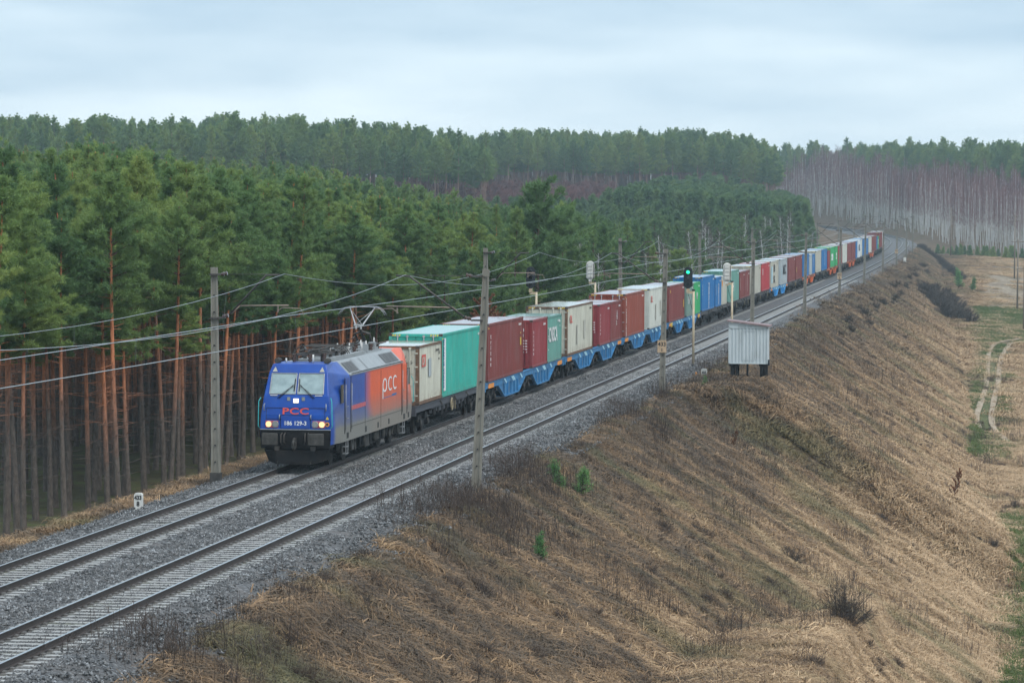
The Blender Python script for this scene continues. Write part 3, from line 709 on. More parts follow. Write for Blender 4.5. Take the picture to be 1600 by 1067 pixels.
unit(484.0, 497.5, 'orange', 'orange wagon under the two green containers with white panels', 512.3)
unit(513.6, 527.8, 'dark', 'black wagon under the tall red container beyond the green ones', 541.8)
unit(543.2, 558.4, 'orange', 'orange wagon under two far dark red containers', 572.4)
unit(573.4, 587.0, 'dark', 'black wagon under the far pale lettered container', 600.2)
unit(601.3, 614.8, 'dark', 'black wagon under the two far blue containers', 632.5)
unit(633.7, 647.4, 'orange', 'last orange wagon, under far off white and dark red containers', 661.4)
unit(662.4, 676.0, 'dark', 'dark wagon under the last blue and green containers', 690.0)
unit(691.2, 704.5, 'dark', 'dark wagon under the last dark red containers', 717.0)
wagon(717.4, 731.0, [], 'orange', 'reddish end wagon carrying the white container at the tail', [3.0, 10.5])
for yy in ((257.8, 'VHRT'), (281.0, 'AXV')):
    x_, y_, a_, z_ = path_at(yy[0])
# yellow chalk writing on the fourth blue wagon
wag4 = [o for o in COL.objects if o.name.startswith('container_wagon') and o.get('label', '').startswith('blue pocket wagon with yellow')][0]
for dy, tx in ((1.6, 'VHRT'), (24.6, 'AXV')):
    place_text(text_mesh(tx, .42, M['yellow'], .003, .02, 1.5), wag4, (1.268, dy, .93), (0, 1, 0), (0, 0, 1), 'chalk_writing')
# ------------------------------------------------------------------ locomotive: x across, y back from the nose, z up from the rail
Y0 = 125.85; LB = 17.6
loco = tag(empty('electric_locomotive', (0, Y0, 0)), 'blue and orange electric locomotive with lit headlights leading the train', 'locomotive')
def loco_shell():
    b = MB()
    def st(pts): return pts+[(-x, y, z) for x, y, z in reversed(pts)]
    f0 = [(1.33, .06, .92), (1.36, .00, 1.50), (1.33, .02, 2.05), (1.24, .16, 2.74), (1.13, .56, 3.60), (1.02, .74, 3.93)]
    f1 = [(1.47, .95, .92), (1.47, .85, 1.50), (1.47, .85, 2.05), (1.45, .95, 2.74), (1.36, 1.30, 3.42), (1.00, 1.40, 3.95)]
    f2 = [(1.49, 1.75, .92), (1.49, 1.75, 1.50), (1.49, 1.75, 2.05), (1.49, 1.75, 2.74), (1.49, 2.95, 3.40), (.98, 2.30, 3.95)]
    f3 = [(1.49, 3.05, .92), (1.49, 3.05, 1.50), (1.49, 3.05, 2.05), (1.49, 3.05, 2.74), (1.49, 3.05, 3.40), (.98, 3.05, 3.93)]
    S = [f0, f2, f3]; R = [[(x, LB-y, z) for x, y, z in q] for q in reversed(S)]
    st_ = [st(q) for q in S+R]; n = len(st_[0]); vs = [p for q in st_ for p in q]; fs = []; ms = []
    for i in range(len(st_)-1):
        for k in range(n-1):
            fs.append((i*n+k, i*n+k+1, (i+1)*n+k+1, (i+1)*n+k))
            roofside = k in (4, 6) and i == 2; top = k == 5
            ms.append(1 if (roofside or (top and i in (1, 2, 3)) or (k in (4, 6) and i == 2)) else 0)
    base = len(b.v); b.v += vs; b.f += fs; b.m += ms; b.sm += [False]*len(fs)
    for i in (0, len(st_)-1):          # end faces in quads down the front
        for k in range(1, n//2-1): b.f.append((i*n+k, i*n+k+1, i*n+n-2-k, i*n+n-1-k)); b.m.append(0); b.sm.append(False)
    b.add([(1.33, .06, .92), (1.49, 1.75, .92), (1.49, LB-1.75, .92), (1.33, LB-.06, .92), (-1.33, LB-.06, .92), (-1.49, LB-1.75, .92), (-1.49, 1.75, .92), (-1.33, .06, .92)], [tuple(range(8))], 2)
    return b
sh = loco_shell().build('body', [M['loco'], M['roof_grey'], M['underframe']], loco)
bv = sh.modifiers.new('edge', 'BEVEL'); bv.width = .035; bv.segments = 2; bv.limit_method = 'ANGLE'; bv.angle_limit = R_(18)
# gutter, vent slots, roof side grilles
g = MB()
for s in (-1, 1):
    g.bar((s*1.495, 3.0, 3.42), (s*1.495, LB-3.0, 3.42), .05, .045, 0)
    for i in range(34):
        y = 3.4+i*.33; g.box(min(s*1.488, s*1.506), max(s*1.488, s*1.506), y, y+.22, 3.445, 3.475, 1)
g.build('roof_gutter', [M['roof_grey'], M['black']], loco)
def slope_pt(y, t, out=.012):      # point on the right roof slope; t 0 bottom .. 1 top
    x = 1.49+(.98-1.49)*t; z = 3.40+(3.93-3.40)*t; l = math.hypot(.51, .53); return (x+.53/l*out, y, z+.51/l*out)
gr = MB(); pn = MB()
for s in (1, -1):
    for y0, y1, cnt in ((3.35, 5.3, 2), (11.2, 14.2, 3)):
        w = (y1-y0)/cnt
        for i in range(cnt):
            a, c = y0+i*w+.04, y0+(i+1)*w-.04
            q = [slope_pt(a, .18, .014), slope_pt(c, .18, .014), slope_pt(c, .86, .014), slope_pt(a, .86, .014)]
            gr.add([(x*s, y, z) for x, y, z in q], [(0, 1, 2, 3) if s > 0 else (3, 2, 1, 0)], 0)
            for k in range(9):
                t_ = .22+k*.07; p, q2 = slope_pt(a, t_, .022), slope_pt(c, t_, .022); gr.bar((p[0]*s, p[1], p[2]), (q2[0]*s, q2[1], q2[2]), .012, .012, 0)
    for y0, y1 in ((5.45, 7.0), (7.1, 11.0)):
        q = [slope_pt(y0, .10, .016), slope_pt(y1, .10, .016), slope_pt(y1, .93, .016), slope_pt(y0, .93, .016)]
        pn.add([(x*s, y, z) for x, y, z in q], [(0, 1, 2, 3) if s > 0 else (3, 2, 1, 0)], 0)
gr.build('roof_grille', M['grille'], loco); pn.build('roof_panel', M['roof_grey'], loco)
# cab doors, side windows, grab rails
for yc, nm in ((2.62, 'f'), (LB-2.62, 'r')):
    b = MB(); mt = M['loco']
    b.box(1.485, 1.502, yc-.50, yc+.50, 1.28, 3.32, 0); o = b.build('cab_door', [mt], loco)
    h = MB()
    for y in (yc-.60, yc+.60): h.box(1.492, 1.506, y-.035, y+.035, 1.22, 3.36)
    h.box(1.485, 1.50, yc-.18, yc+.18, 1.02, 1.24); h.build('door_gap', M['black'], o)
    k = MB()
    for z in (2.25, 1.80): k.tube([(1.50, yc-.34, z), (1.55, yc-.30, z), (1.55, yc-.12, z)], .014, 6)
    for y in (yc-.60, yc+.60): k.tube([(1.54, y, 1.35), (1.54, y, 3.1)], .014, 6)
    k.build('door_handle', M['galv'], o)
    w = MB(); yw = yc-1.05 if nm == 'f' else yc+1.05; sx = 1.485 if True else 0
    w.box(1.47, 1.503, yw-.28, yw+.24, 2.42, 3.12, 0); w.build('side_window', M['glass_dark'], loco)
    w2 = MB(); w2.box(-1.503, -1.47, yw-.28, yw+.24, 2.42, 3.12, 0); w2.build('side_window', M['glass_dark'], loco)
    st = MB()
    for z in (.42, .68): st.box(1.30, 1.49, yc-.20, yc+.20, z, z+.03)
    for y in (yc-.2, yc+.2): st.bar((1.46, y, .40), (1.46, y, .95), .03)
    st.build('footsteps', M['galv'], loco)
def front(sg, y_at):
    """front furniture; sg=1 at the nose, -1 at the tail"""
    F = lambda x, y, z: (x*sg, y if sg > 0 else LB-y, z)
    def quad(mb, P, m=0): mb.add([F(*p) for p in P], [(0, 1, 2, 3)], m)
    yy = lambda z, out=.012: (.02+(z-2.05)/(.69)*.14 if z < 2.74 else .16+(z-2.74)/.86*.40)-out
    if sg > 0: blk = M['black']
    for s in (-1, 1):
        w = MB(); xa, xb = .045*s, 1.03*s; xt = 1.0*s
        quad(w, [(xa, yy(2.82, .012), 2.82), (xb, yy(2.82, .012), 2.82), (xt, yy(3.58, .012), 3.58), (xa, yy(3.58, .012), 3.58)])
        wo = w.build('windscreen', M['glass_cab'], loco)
        fr = MB(); c = [(xa, 2.82), (xb, 2.82), (xt, 3.58), (xa, 3.58)]
        for i in range(4):
            a, d = c[i], c[(i+1) % 4]; fr.bar(F(a[0], yy(a[1], .02), a[1]), F(d[0], yy(d[1], .02), d[1]), .035, .03)
        fr.build('window_frame', M['galv'], wo)
        lp = MB(); lp.box(*(sorted((F(s*.66, 0, 0)[0], F(s*1.14, 0, 0)[0]))), *(sorted((F(0, -.02, 0)[1], F(0, .03, 0)[1]))), 1.56, 1.82)
        lo = lp.build('headlight_housing', M['red_dull'], loco)
        for x, mt, nm in ((1.02 if s > 0 else .76, M['headlamp'] if (s > 0) else M['lamp_off'], ''), (.76 if s > 0 else 1.02, M['lamp_off'] if s > 0 else M['headlamp'], '')):
            if (s < 0):
                mt = M['headlamp'] if x == 1.02 else M['lamp_off']
            if sg < 0: mt = M['lamp_off']
            d = MB(); d.disc(F(s*x, -.035, 1.69), (0, 1, 0), .105, .04, 18); d.build('headlight', mt, lo)
            rg = MB(); rg.tube([F(s*x+.115*math.cos(t_), -.04, 1.69+.115*math.sin(t_)) for t_ in np.linspace(0, 2*math.pi, 17)], .014, 5, caps=False); rg.build('lamp_ring', M['galv'], lo)
        bf = MB(); bf.tube([F(s*.875, .10, 1.16), F(s*.875, -.42, 1.16)], .12, 12, 0); bf.box(*sorted((F(s*.58, 0, 0)[0], F(s*1.18, 0, 0)[0])), *sorted((F(0, -.52, 0)[1], F(0, -.42, 0)[1])), .93, 1.38, 1)
        bo = bf.build('buffer', [M['underframe'], M['underframe_grey']], loco); m_ = bo.modifiers.new('round', 'BEVEL'); m_.width = .03; m_.segments = 2
        gt = MB(); gt.tube([F(s*1.36, -.03, 1.55), F(s*1.42, -.05, 1.62), F(s*1.40, -.04, 2.55), F(s*1.34, .06, 2.68)], .018, 6); gt.build('grab_rail', M['rail_cyan'] if s > 0 else M['rail_cyan'], loco)
        g2 = MB(); g2.tube([F(s*1.17, -.01, 2.20), F(s*1.19, -.08, 2.22), F(s*1.19, -.08, 2.42), F(s*1.17, -.0, 2.46)], .02, 6); g2.tube([F(s*.60, -.01, 1.88), F(s*.60, -.07, 1.92), F(s*.60, -.07, 2.02), F(s*.60, -.01, 2.05)], .02, 6); g2.build('grab_rail', M['galv'], loco)
        wp = MB(); px = s*.30
        wp.tube([F(s*.66, yy(2.70, .05), 2.66), F(s*.40, yy(2.9, .07), 2.90), F(s*.13, yy(3.1, .06), 3.16)], .014, 5); wp.bar(F(s*.10, yy(2.95, .05), 2.92), F(s*.08, yy(3.38, .05), 3.38), .03, .02)
        wp.tube([F(s*.72, yy(2.70, .05), 2.66), F(s*.44, yy(2.9, .08), 2.92), F(s*.13, yy(3.1, .06), 3.12)], .010, 5); wp.build('wiper', M['black'], loco)
        tr = MB(); tr.add([F(s*.90-.10, yy(3.64, .016), 3.64), F(s*.90+.10, yy(3.64, .016), 3.64), F(s*.90, yy(3.82, .012), 3.82)], [(0, 1, 2)]); tr.build('warning_triangle', CP['beige'], loco)
        ht = MB(); ht.tube([F(s*.38, -.02, 1.36), F(s*.40, -.16, 1.30), F(s*.41, -.20, 1.05), F(s*.36, -.08, .95)], .025, 6); ht.tube([F(s*.50, -.02, 1.36), F(s*.52, -.16, 1.30), F(s*.53, -.18, 1.02), F(s*.50, -.08, .92)], .025, 6)
        ht.box(*sorted((F(s*.60, 0, 0)[0], F(s*.78, 0, 0)[0])), *sorted((F(0, -.10, 0)[1], F(0, .02, 0)[1])), .66, .86); ht.build('brake_hose', M['steel_dark'], loco)
        sl = MB(); sl.box(*sorted((F(s*.22, 0, 0)[0], F(s*.34, 0, 0)[0])), *sorted((F(0, yy(2.60, .03), 0)[1], F(0, yy(2.60, -.02), 0)[1])), 2.57, 2.71); sl.build('marker_lamp', M['lamp_off'], loco)
        wl = MB(); wl.bar(F(s*1.0, yy(2.76, .02), 2.765), F(s*.72, yy(2.76, .02), 2.765), .03, .025); wl.build('grab_rail', M['white'], loco)
    tl = MB(); tl.box(*sorted((F(-.10, 0, 0)[0], F(.10, 0, 0)[0])), *sorted((F(0, yy(2.52, .035), 0)[1], F(0, yy(2.52, -.02), 0)[1])), 2.49, 2.65); tl.build('top_headlight', M['toplamp'] if sg > 0 else M['lamp_off'], loco)
    hd = MB()                                  # hatch outline and lower flap
    for a, c in (((-1.12, 2.30), (1.12, 2.30)), ((-1.12, 2.30), (-1.12, 1.88)), ((1.12, 2.30), (1.12, 1.88)), ((-.58, 2.02), (.58, 2.02)), ((-.58, 2.02), (-.58, 1.55)), ((.58, 2.02), (.58, 1.55)), ((-1.12, 1.88), (-.60, 1.88)), ((.60, 1.88), (1.12, 1.88))):
        hd.bar(F(a[0], yy(max(2.05, a[1]), .014), a[1]), F(c[0], yy(max(2.05, c[1]), .014), c[1]), .016, .012)
    hd.build('hatch_seam', M['black'], loco)
    fl = MB(); fl.box(-.56, .56, *sorted((F(0, -.035, 0)[1], F(0, .03, 0)[1])), 1.53, 2.0); fo = fl.build('number_panel', M['loco_blue'] if sg > 0 else CP['red'], loco); m_ = fo.modifiers.new('round', 'BEVEL'); m_.width = .02; m_.segments = 2
    hb = MB(); hb.bar(F(-1.36, -.02, 1.49), F(1.36, -.02, 1.49), .04, .03); hb.build('chin_rail', M['galv'], loco)
    if sg > 0:
        place_text(text_mesh('186 129-3', .215, M['white'], .004, .004, 1.0, 'CENTER'), loco, (0, -.044, 1.66), (1, 0, 0), (0, 0, 1), 'number')
        me = text_mesh('PCC', .34, M['red_logo'], .004, .006, 1.55, 'CENTER', 1.05); place_text(me, loco, (0, .0, 2.07), (1, 0, 0), (0, .19, .98), 'front_logo')
        b = MB(); b.add([(1.16, -.012, 1.88), (1.29, -.008, 1.88), (1.225, -.010, 2.0)], [(0, 1, 2)], 0); b.disc((1.225, -.02, 1.70), (0, 1, 0), .085, .012, 16, 1); b.disc((1.225, -.028, 1.70), (0, 1, 0), .045, .012, 12, 2)
        b.build('warning_sticker', [M['yellow'], M['orange_mark'], M['black']], loco)
    bm_ = MB(); bm_.box(-1.32, 1.32, *sorted((F(0, .0, 0)[1], F(0, .9, 0)[1])), .78, 1.46); bm_.box(-.30, .30, *sorted((F(0, -.03, 0)[1], F(0, .1, 0)[1])), .92, 1.40, 0); bm_.build('buffer_beam', M['underframe'], loco)
    hk = MB(); hk.bar(F(0, .0, 1.12), F(0, -.34, 1.10), .09, .13); hk.tube([F(0, -.30, 1.10), F(0, -.38, 1.0), F(0, -.34, .80), F(0, -.22, .74)], [.05, .05, .04, .035], 8); hk.tube([F(-.07, -.24, 1.05), F(-.08, -.28, .85), F(0, -.30, .70), F(.08, -.28, .85), F(.07, -.24, 1.05)], .022, 6); hk.build('coupling_hook', M['underframe_grey'], loco)
    pl = MB()                                  # obstacle deflector
    P = [(-1.28, .55, .78), (-1.20, .12, .74), (-.75, -.14, .70), (.75, -.14, .70), (1.20, .12, .74), (1.28, .55, .78)]
    Q = [(-1.16, .52, .36), (-1.02, .12, .30), (-.62, -.22, .20), (.62, -.22, .20), (1.02, .12, .30), (1.16, .52, .36)]
    for i in range(5): pl.add([F(*P[i]), F(*P[i+1]), F(*Q[i+1]), F(*Q[i])], [(0, 1, 2, 3)], 0)
    pl.add([F(*p) for p in P], [tuple(range(6))], 0)
    for i in range(5): pl.bar(F(Q[i][0]*.99, Q[i][1]-.02, Q[i][2]+.05), F(Q[i+1][0]*.99, Q[i+1][1]-.02, Q[i+1][2]+.05), .03, .10, 1 if i != 2 else 0)
    po = pl.build('deflector', [M['underframe'], M['underframe_grey']], loco); sd_ = po.modifiers.new('thick', 'SOLIDIFY'); sd_.thickness = .03
front(1, None); front(-1, None)
# logo on the side: thin tall letters drawn as strokes
lg = MB(); xs = 1.503
def arc(yc, zc, ry, rz, a0, a1, n=18): return [(xs, yc+ry*math.cos(t_), zc+rz*math.sin(t_)) for t_ in np.linspace(R_(a0), R_(a1), n)]
for pts in ([(xs, 10.0, 2.12), (xs, 10.0, 2.66)]+arc(10.42, 2.66, .42, .25, 175, 0, 10)+arc(10.42, 2.66, .42, .25, 0, -165, 12),
            arc(11.66, 2.67, .42, .26, 48, 305, 20), arc(12.74, 2.67, .42, .26, 48, 305, 20)):
    for dy in (-.05, 0, .05): lg.tube([(a, b_+dy, c) for a, b_, c in pts], .030, 5, 0, True, False)
for i, v in enumerate(lg.v): lg.v[i] = (xs+(v[0]-xs)*.15, v[1], v[2])
lg.build('side_logo', M['white'], loco)
b = MB(); b.box(1.49, 1.502, 10.2, 13.0, 2.14, 2.16, 0); b.box(1.49, 1.502, 12.1, 13.1, 2.165, 2.22, 0); b.build('side_slogan', CP['blue'], loco)
b = MB(); b.box(1.49, 1.501, 3.3, 6.3, 2.06, 2.22, 0); b.build('red_band', M['red_dull'], loco)
b = MB()
for y in (6.3, 8.9, 11.3, 15.9): b.box(1.485, 1.502, y, y+.22, 1.03, 1.25)
b.build('lift_socket', M['black'], loco)
b = MB()
for z in (1.42,): b.box(1.489, 1.4985, 3.3, 14.2, z, z+.012)
for y in (6.2, 9.6): b.box(1.489, 1.4985, y, y+.012, 1.0, 3.3)
b.build('panel_seam', M['black'], loco)
# running gear
def loco_bogie(yc):
    b = MB()
    for s in (-1, 1):
        x0, x1 = sorted((s*1.08, s*1.22)); b.box(x0, x1, yc-2.0, yc+2.0, .60, .82)
        b.prism([(yc-.8, .60), (yc-.6, .38), (yc+.6, .38), (yc+.8, .60)], 'x', x0, x1)
        for dy in (-1.3, 1.3):
            b.box(min(s*1.10, s*1.28), max(s*1.10, s*1.28), yc+dy-.2, yc+dy+.2, .40, .66); b.disc((s*1.30, yc+dy, .58), (1, 0, 0), .17, .06, 14, 1)
            for q in (-.36, .36): b.tube([(s*1.2, yc+dy+q, .5), (s*1.2, yc+dy+q, .9)], .085, 8, 1)
        for q in (-.3, .3): b.tube([(s*1.32, yc+q, .5), (s*1.32, yc+q, .98)], .06, 8, 1)
        b.bar((s*1.33, yc-.9, .50), (s*1.33, yc-.5, .98), .07, .07, 1); b.box(min(s*1.22, s*1.34), max(s*1.22, s*1.34), yc+.5, yc+.95, .45, .95, 1)
    b.box(-1.1, 1.1, yc-.5, yc+.5, .5, .9)
    o = b.build('bogie', [M['underframe'], M['underframe_grey']], loco)
    for dy in (-1.3, 1.3):
        w = link('wheelset', WHEEL, o, (0, yc+dy, 0)); w.scale = (1, 1.3, 1.3)
loco_bogie(3.75); loco_bogie(LB-3.75)
b = MB()
for y0, y1, z0, m in ((6.1, 7.2, .45, 0), (7.3, 8.1, .38, 1), (8.2, 9.6, .42, 0), (9.7, 10.3, .5, 1), (10.4, 11.5, .45, 0)): b.box(-1.28, 1.30, y0, y1, z0, .93, m)
for y in (6.6, 8.9, 10.8): b.tube([(1.36, y, .5), (1.36, y, .9)], .08, 8, 1)
b.build('equipment_case', [M['underframe'], M['underframe_grey']], loco)
# roof equipment
b = MB(); b.box(-.62, .62, 3.1, LB-3.1, 3.93, 3.99); b.box(.55, .75, 3.0, 10.0, 3.94, 4.06); b.build('roof_walkway', M['roof_grey'], loco)
def insul(mb, x, y, z0, h, r=.085):
    n = 6
    for i in range(n): mb.disc((x, y, z0+h*(i+.5)/n), (0, 0, 1), r*(1.0 if i % 2 else .72), h/n, 10)
ins = MB()
for x, y, h in ((-.42, 1.75, .30), (.20, 1.75, .30), (.62, 2.4, .30), (-.62, 2.9, .28), (-.3, 6.3, .32), (.35, 7.2, .32), (-.1, 8.3, .34), (.45, 9.3, .3), (.3, 14.9, .36), (-.45, 14.6, .34), (.2, 11.0, .32), (-.4, 11.2, .3), (.55, 12.4, .3), (-.55, 13.2, .3)): insul(ins, x, y, 3.96, h)
ins.build('insulator', M['insul'], loco)
rg = MB(); rr = random.Random(4)
for i in range(26):
    y = rr.uniform(2.0, 15.3); x = rr.uniform(-.7, .7); l = rr.uniform(.5, 1.8); z = rr.uniform(4.05, 4.42)
    rg.tube([(x, y, z), (x+rr.uniform(-.25, .25), y+l, z+rr.uniform(-.08, .08))], rr.uniform(.014, .03), 6)
for i in range(22):
    y = rr.uniform(4.5, 15); x = rr.uniform(-.65, .6); rg.box(x, x+rr.uniform(.08, .3), y, y+rr.uniform(.15, .5), 3.97, 3.97+rr.uniform(.08, .36), 1)
for i in range(9):
    y = rr.uniform(4.5, 15); x = rr.uniform(-.6, .6); rg.tube([(x, y, 3.98), (x, y, 4.2+rr.random()*.25)], .03, 6, 2)
rg.build('busbar', [M['steel_dark'], M['roof_grey'], M['insul_w']], loco)
b = MB()
for x in (-.92, .98): b.tube([(x, .95, 4.03), (x, 1.45, 4.03)], .10, 12); b.disc((x, .94, 4.03), (0, 1, 0), .075, .02, 12)
for x in (-.62, .42): b.tube([(x, 1.25, 3.95), (x, 1.25, 4.26 if x > 0 else 4.12)], .035, 8, 1)
b.build('horn', [M['underframe_grey'], M['stone_white']], loco)
def pan_head(mb, yc, z, m=0):
    for dy in (-.19, .19):
        mb.tube([(-.98, yc+dy, z-.34), (-.90, yc+dy, z-.20), (-.74, yc+dy, z-.05), (-.56, yc+dy, z), (.56, yc+dy, z), (.74, yc+dy, z-.05), (.90, yc+dy, z-.20), (.98, yc+dy, z-.34)], .016, 6, m)
    for x in (-.5, .5): mb.bar((x, yc-.19, z-.03), (x, yc+.19, z-.03), .05, .04, m)
def pantograph(yb, up, d):
    """yb: base centre; d: +1 knee towards the tail"""
    p = MB()
    p.box(-.55, .55, yb-.9, yb-.82, 4.16, 4.24); p.box(-.55, .55, yb+.82, yb+.9, 4.16, 4.24)
    for s in (-1, 1): p.box(min(s*.47, s*.55), max(s*.47, s*.55), yb-.9, yb+.9, 4.16, 4.23)
    for x in (-.5, .5):
        for y in (yb-.8, yb+.8): insul(p, x, y, 3.95, .22, .08)
    o = p.build('pantograph', [M['steel_dark']], loco)
    a = MB(); h = MB()
    if up:
        k = (0, yb-d*.75, 4.98)
        a.tube([(0, yb+d*.55, 4.28), k], [.06, .045], 8, 0); a.tube([(-.28, yb+d*.5, 4.25), (-.30, yb+.1*d, 4.62), (0, yb-.05*d, 4.72), (.30, yb+.1*d, 4.62), (.28, yb+d*.5, 4.25)], .05, 8, 0)
        for s in (-1, 1): a.tube([(s*.10, k[1], k[2]+.02), (s*.16, k[1]+.1*d, 5.02), (s*.52, yb+d*.05, 5.70)], [.032, .032, .022], 8, 1); a.tube([(s*.12, k[1]+.05*d, 5.04), (-s*.40, yb-.08*d, 5.55)], .010, 5, 1)
        a.bar((-.20, k[1], k[2]+.03), (.20, k[1], k[2]+.03), .07, .07, 1); a.tube([(.05, k[1], 4.9), (.08, yb+.4*d, 4.33)], .02, 6, 0)
        for s in (-1, 1): a.bar((s*.1, k[1]-.02, 4.84), (s*.1, k[1]-.02, 5.04), .06, .05, 1)
        pan_head(h, yb+d*.05, 5.74)
    else:
        a.tube([(0, yb+d*.75, 4.30), (0, yb-d*.95, 4.36)], .06, 8, 0)
        for s in (-1, 1): a.tube([(s*.10, yb-d*.95, 4.38), (s*.5, yb+d*.7, 4.42)], .032, 8, 0); a.tube([(s*.4, yb-d*.8, 4.34), (s*.45, yb+d*.8, 4.34)], .03, 6, 0)
        pan_head(h, yb+d*.75, 4.47)
    a.build('pantograph_arm', [M['steel_dark'], M['arm_pale'] if not up else M['arm_pale']], o); h.build('contact_head', M['steel_dark'] if not up else M['galv'], o)
pantograph(13.35, True, 1); pantograph(3.4, False, 1); pantograph(6.2, False, -1)
# ------------------------------------------------------------------ ground sheet, ballast, rails, sleepers
def ground():
    xs = np.concatenate([np.arange(-1400, -300, 60), np.arange(-300, -70, 9), np.arange(-70, -16, 2.5), np.arange(-16, 45, .55), np.arange(45, 120, 4), np.arange(120, 400, 30), np.arange(400, 1401, 100)])
    ys = np.concatenate([np.arange(-200, 60, 20), np.arange(60, 260, 1.2), np.arange(260, 700, 3.0), np.arange(700, 1350, 5.0), np.arange(1350, 2001, 50)])
    X, Y = np.meshgrid(xs, ys); Z, D, ZT = height(X, Y, True)
    base = ground_g(X, Y); hump = Z
    nx = len(xs); ny = len(ys); i = np.arange(nx-1)[None, :]; j = np.arange(ny-1)[:, None]; a = (j*nx+i).ravel()
    f = np.stack([a, a+1, a+1+nx, a+nx], 1)
    green = np.clip(vnoise(X*.11, Y*.08, 21)*1.3-.45, 0, .55)*(D > 8)
    # green verge along the foot of the bank
    green = np.maximum(green, zone_green(X, Y))
    forest = np.clip((-D-8.5)/3.0, 0, 1)*np.clip((760-Y)/60, 0, 1)
    sand = zone_sand(X, Y)
    verge = np.clip(1-np.abs(-D-5.2)/1.4, 0, 1)*.45; green = np.maximum(green, verge)
    col = np.stack([green.ravel(), forest.ravel(), np.clip(sand, 0, 1).ravel(), np.ones(X.size)], 1)
    me = np_mesh('ground', np.stack([X.ravel(), Y.ravel(), Z.ravel()], 1), f, [M['ground']], None, True, {'cover': col})
    o = link('ground', me); tag(o, kind='structure'); return o
ground()
SS = np.concatenate([np.arange(20, 300, 2.0), np.arange(300, 1380, 6.0)])
def sweep(prof, name, mat, s=SS, off=0.0, smooth=False, mi=None, jitter=None):
    """profile of (offset, z) swept along the track"""
    n = len(prof); V = []
    for k, (o_, z_) in enumerate(prof):
        x, y, a, z = path_at(s, off+o_)
        zz = z+z_
        if jitter and k in (0, n-1): 
            w = jitter*vnoise(s*.45, s*0+k, 12)+jitter*.6*vnoise(s*1.3, s*0+k, 13); sg = -1 if k == 0 else 1; x = x+w*sg
        V.append(np.stack([x, y, zz], 1))
    V = np.array(V).transpose(1, 0, 2).reshape(-1, 3); m = len(s)
    i = np.arange(n-1)[None, :]; j = np.arange(m-1)[:, None]; a = (j*n+i).ravel()
    f = np.stack([a, a+1, a+1+n, a+n], 1)
    return np_mesh(name, V, f, mat if isinstance(mat, list) else [mat], mi, smooth)
T = T2
def stretch(s): return np.concatenate([np.arange(20, 300, 1.0), np.arange(300, 1380, 6.0)])
bal = sweep([(-3.75, -.74), (-3.2, -.62), (-1.75, -.235), (-1.32, -.206), (1.32, -.206), (T/2-.55, -.26), (T/2+.55, -.26), (T-1.32, -.206), (T+1.32, -.206), (T+1.95, -.235), (T+3.0, -.66), (T+3.35, -.74)], 'ballast', M['ballast'], stretch(0), jitter=.30, smooth=True)
tag(link('ballast', bal), kind='structure')
def track(off, label):
    root = tag(empty('railway_track', (off, 60, 0)), label, 'railway track', 'the two railway tracks')
    inv = Matrix.Translation((-off, -60, 0))
    me = sweep([(-1.28, -.2025), (1.28, -.2025)], 'track_bed', M['ballast2'], stretch(0), off); me.transform(inv); link('track_bed', me, root)
    for s in (-1, 1):
        c = s*.7525
        pr = [(c-.075, -.172), (c-.075, -.160), (c-.014, -.140), (c-.012, -.045), (c-.036, -.032), (c-.036, -.006), (c-.028, 0.0), (c+.028, 0.0), (c+.036, -.006), (c+.036, -.032), (c+.012, -.045), (c+.014, -.140), (c+.075, -.160), (c+.075, -.172)]
        n = len(pr)-1; m = len(SS)-1; mi = np.tile(np.array([1 if k in (5, 6, 7) else 0 for k in range(n)]), m)
        me = sweep(pr, 'rail', [M['rail_side'], M['rail_head']], SS, off, False, mi); me.transform(inv); link('rail', me, root)
    def sl_mesh():
        b = MB()
        b.prism([(-.13, -.40), (-.11, -.195), (.11, -.195), (.13, -.40)], 'x', -1.30, 1.30, 0)
        for s in (-1, 1):
            c = s*.7525
            for q in (-1, 1): b.prism([(-.09, -.195), (-.09, -.150), (.09, -.150), (.09, -.195)], 'x', min(c+q*.085, c+q*.17), max(c+q*.085, c+q*.17), 1)
        return b.mesh('sleeper', [M['sleeper'], M['clip']])
    sm = sl_mesh(); rnd = random.Random(off)
    sv = np.array([v.co for v in sm.vertices]); 
    for i in range(100):
        s = 66.0+i*.6; x, y, a, z = path_at(s, off); o = link('sleeper', sm, root, (float(x)-off, float(y)-60, float(z)+rnd.uniform(-.008, .006))); o.rotation_euler.z = float(a)+rnd.uniform(-.012, .012)
    tri = [tuple(p.vertices) for p in sm.polygons]; ss = np.concatenate([np.arange(58, 66, .6), np.arange(126.0, 480, .6)]); b = MB()
    boxv = np.array([(-1.3, -.11, -.195), (1.3, -.11, -.195), (1.3, .11, -.195), (-1.3, .11, -.195)])
    V = []; Fc = []
    for i, s in enumerate(ss):
        x, y, a, z = path_at(s, off); x = float(x); y = float(y); z = float(z); base = len(V)
        for (px, py, pz) in [(-1.3, -.13, -.30), (1.3, -.13, -.30), (1.3, -.11, -.195), (-1.3, -.11, -.195), (1.3, .11, -.195), (-1.3, .11, -.195), (1.3, .13, -.3), (-1.3, .13, -.3)]: V.append((x+px-off, y+py-60, z+pz))
        Fc += [(base, base+1, base+2, base+3), (base+3, base+2, base+4, base+5), (base+5, base+4, base+6, base+7)]
    me = np_mesh('sleepers_far', V, Fc, [M['sleeper']]); o = link('sleeper_run', me, root); o['kind'] = 'stuff'
track(0.0, 'left railway track on which the freight train is running')
track(T, 'right empty railway track beside the grassy bank')

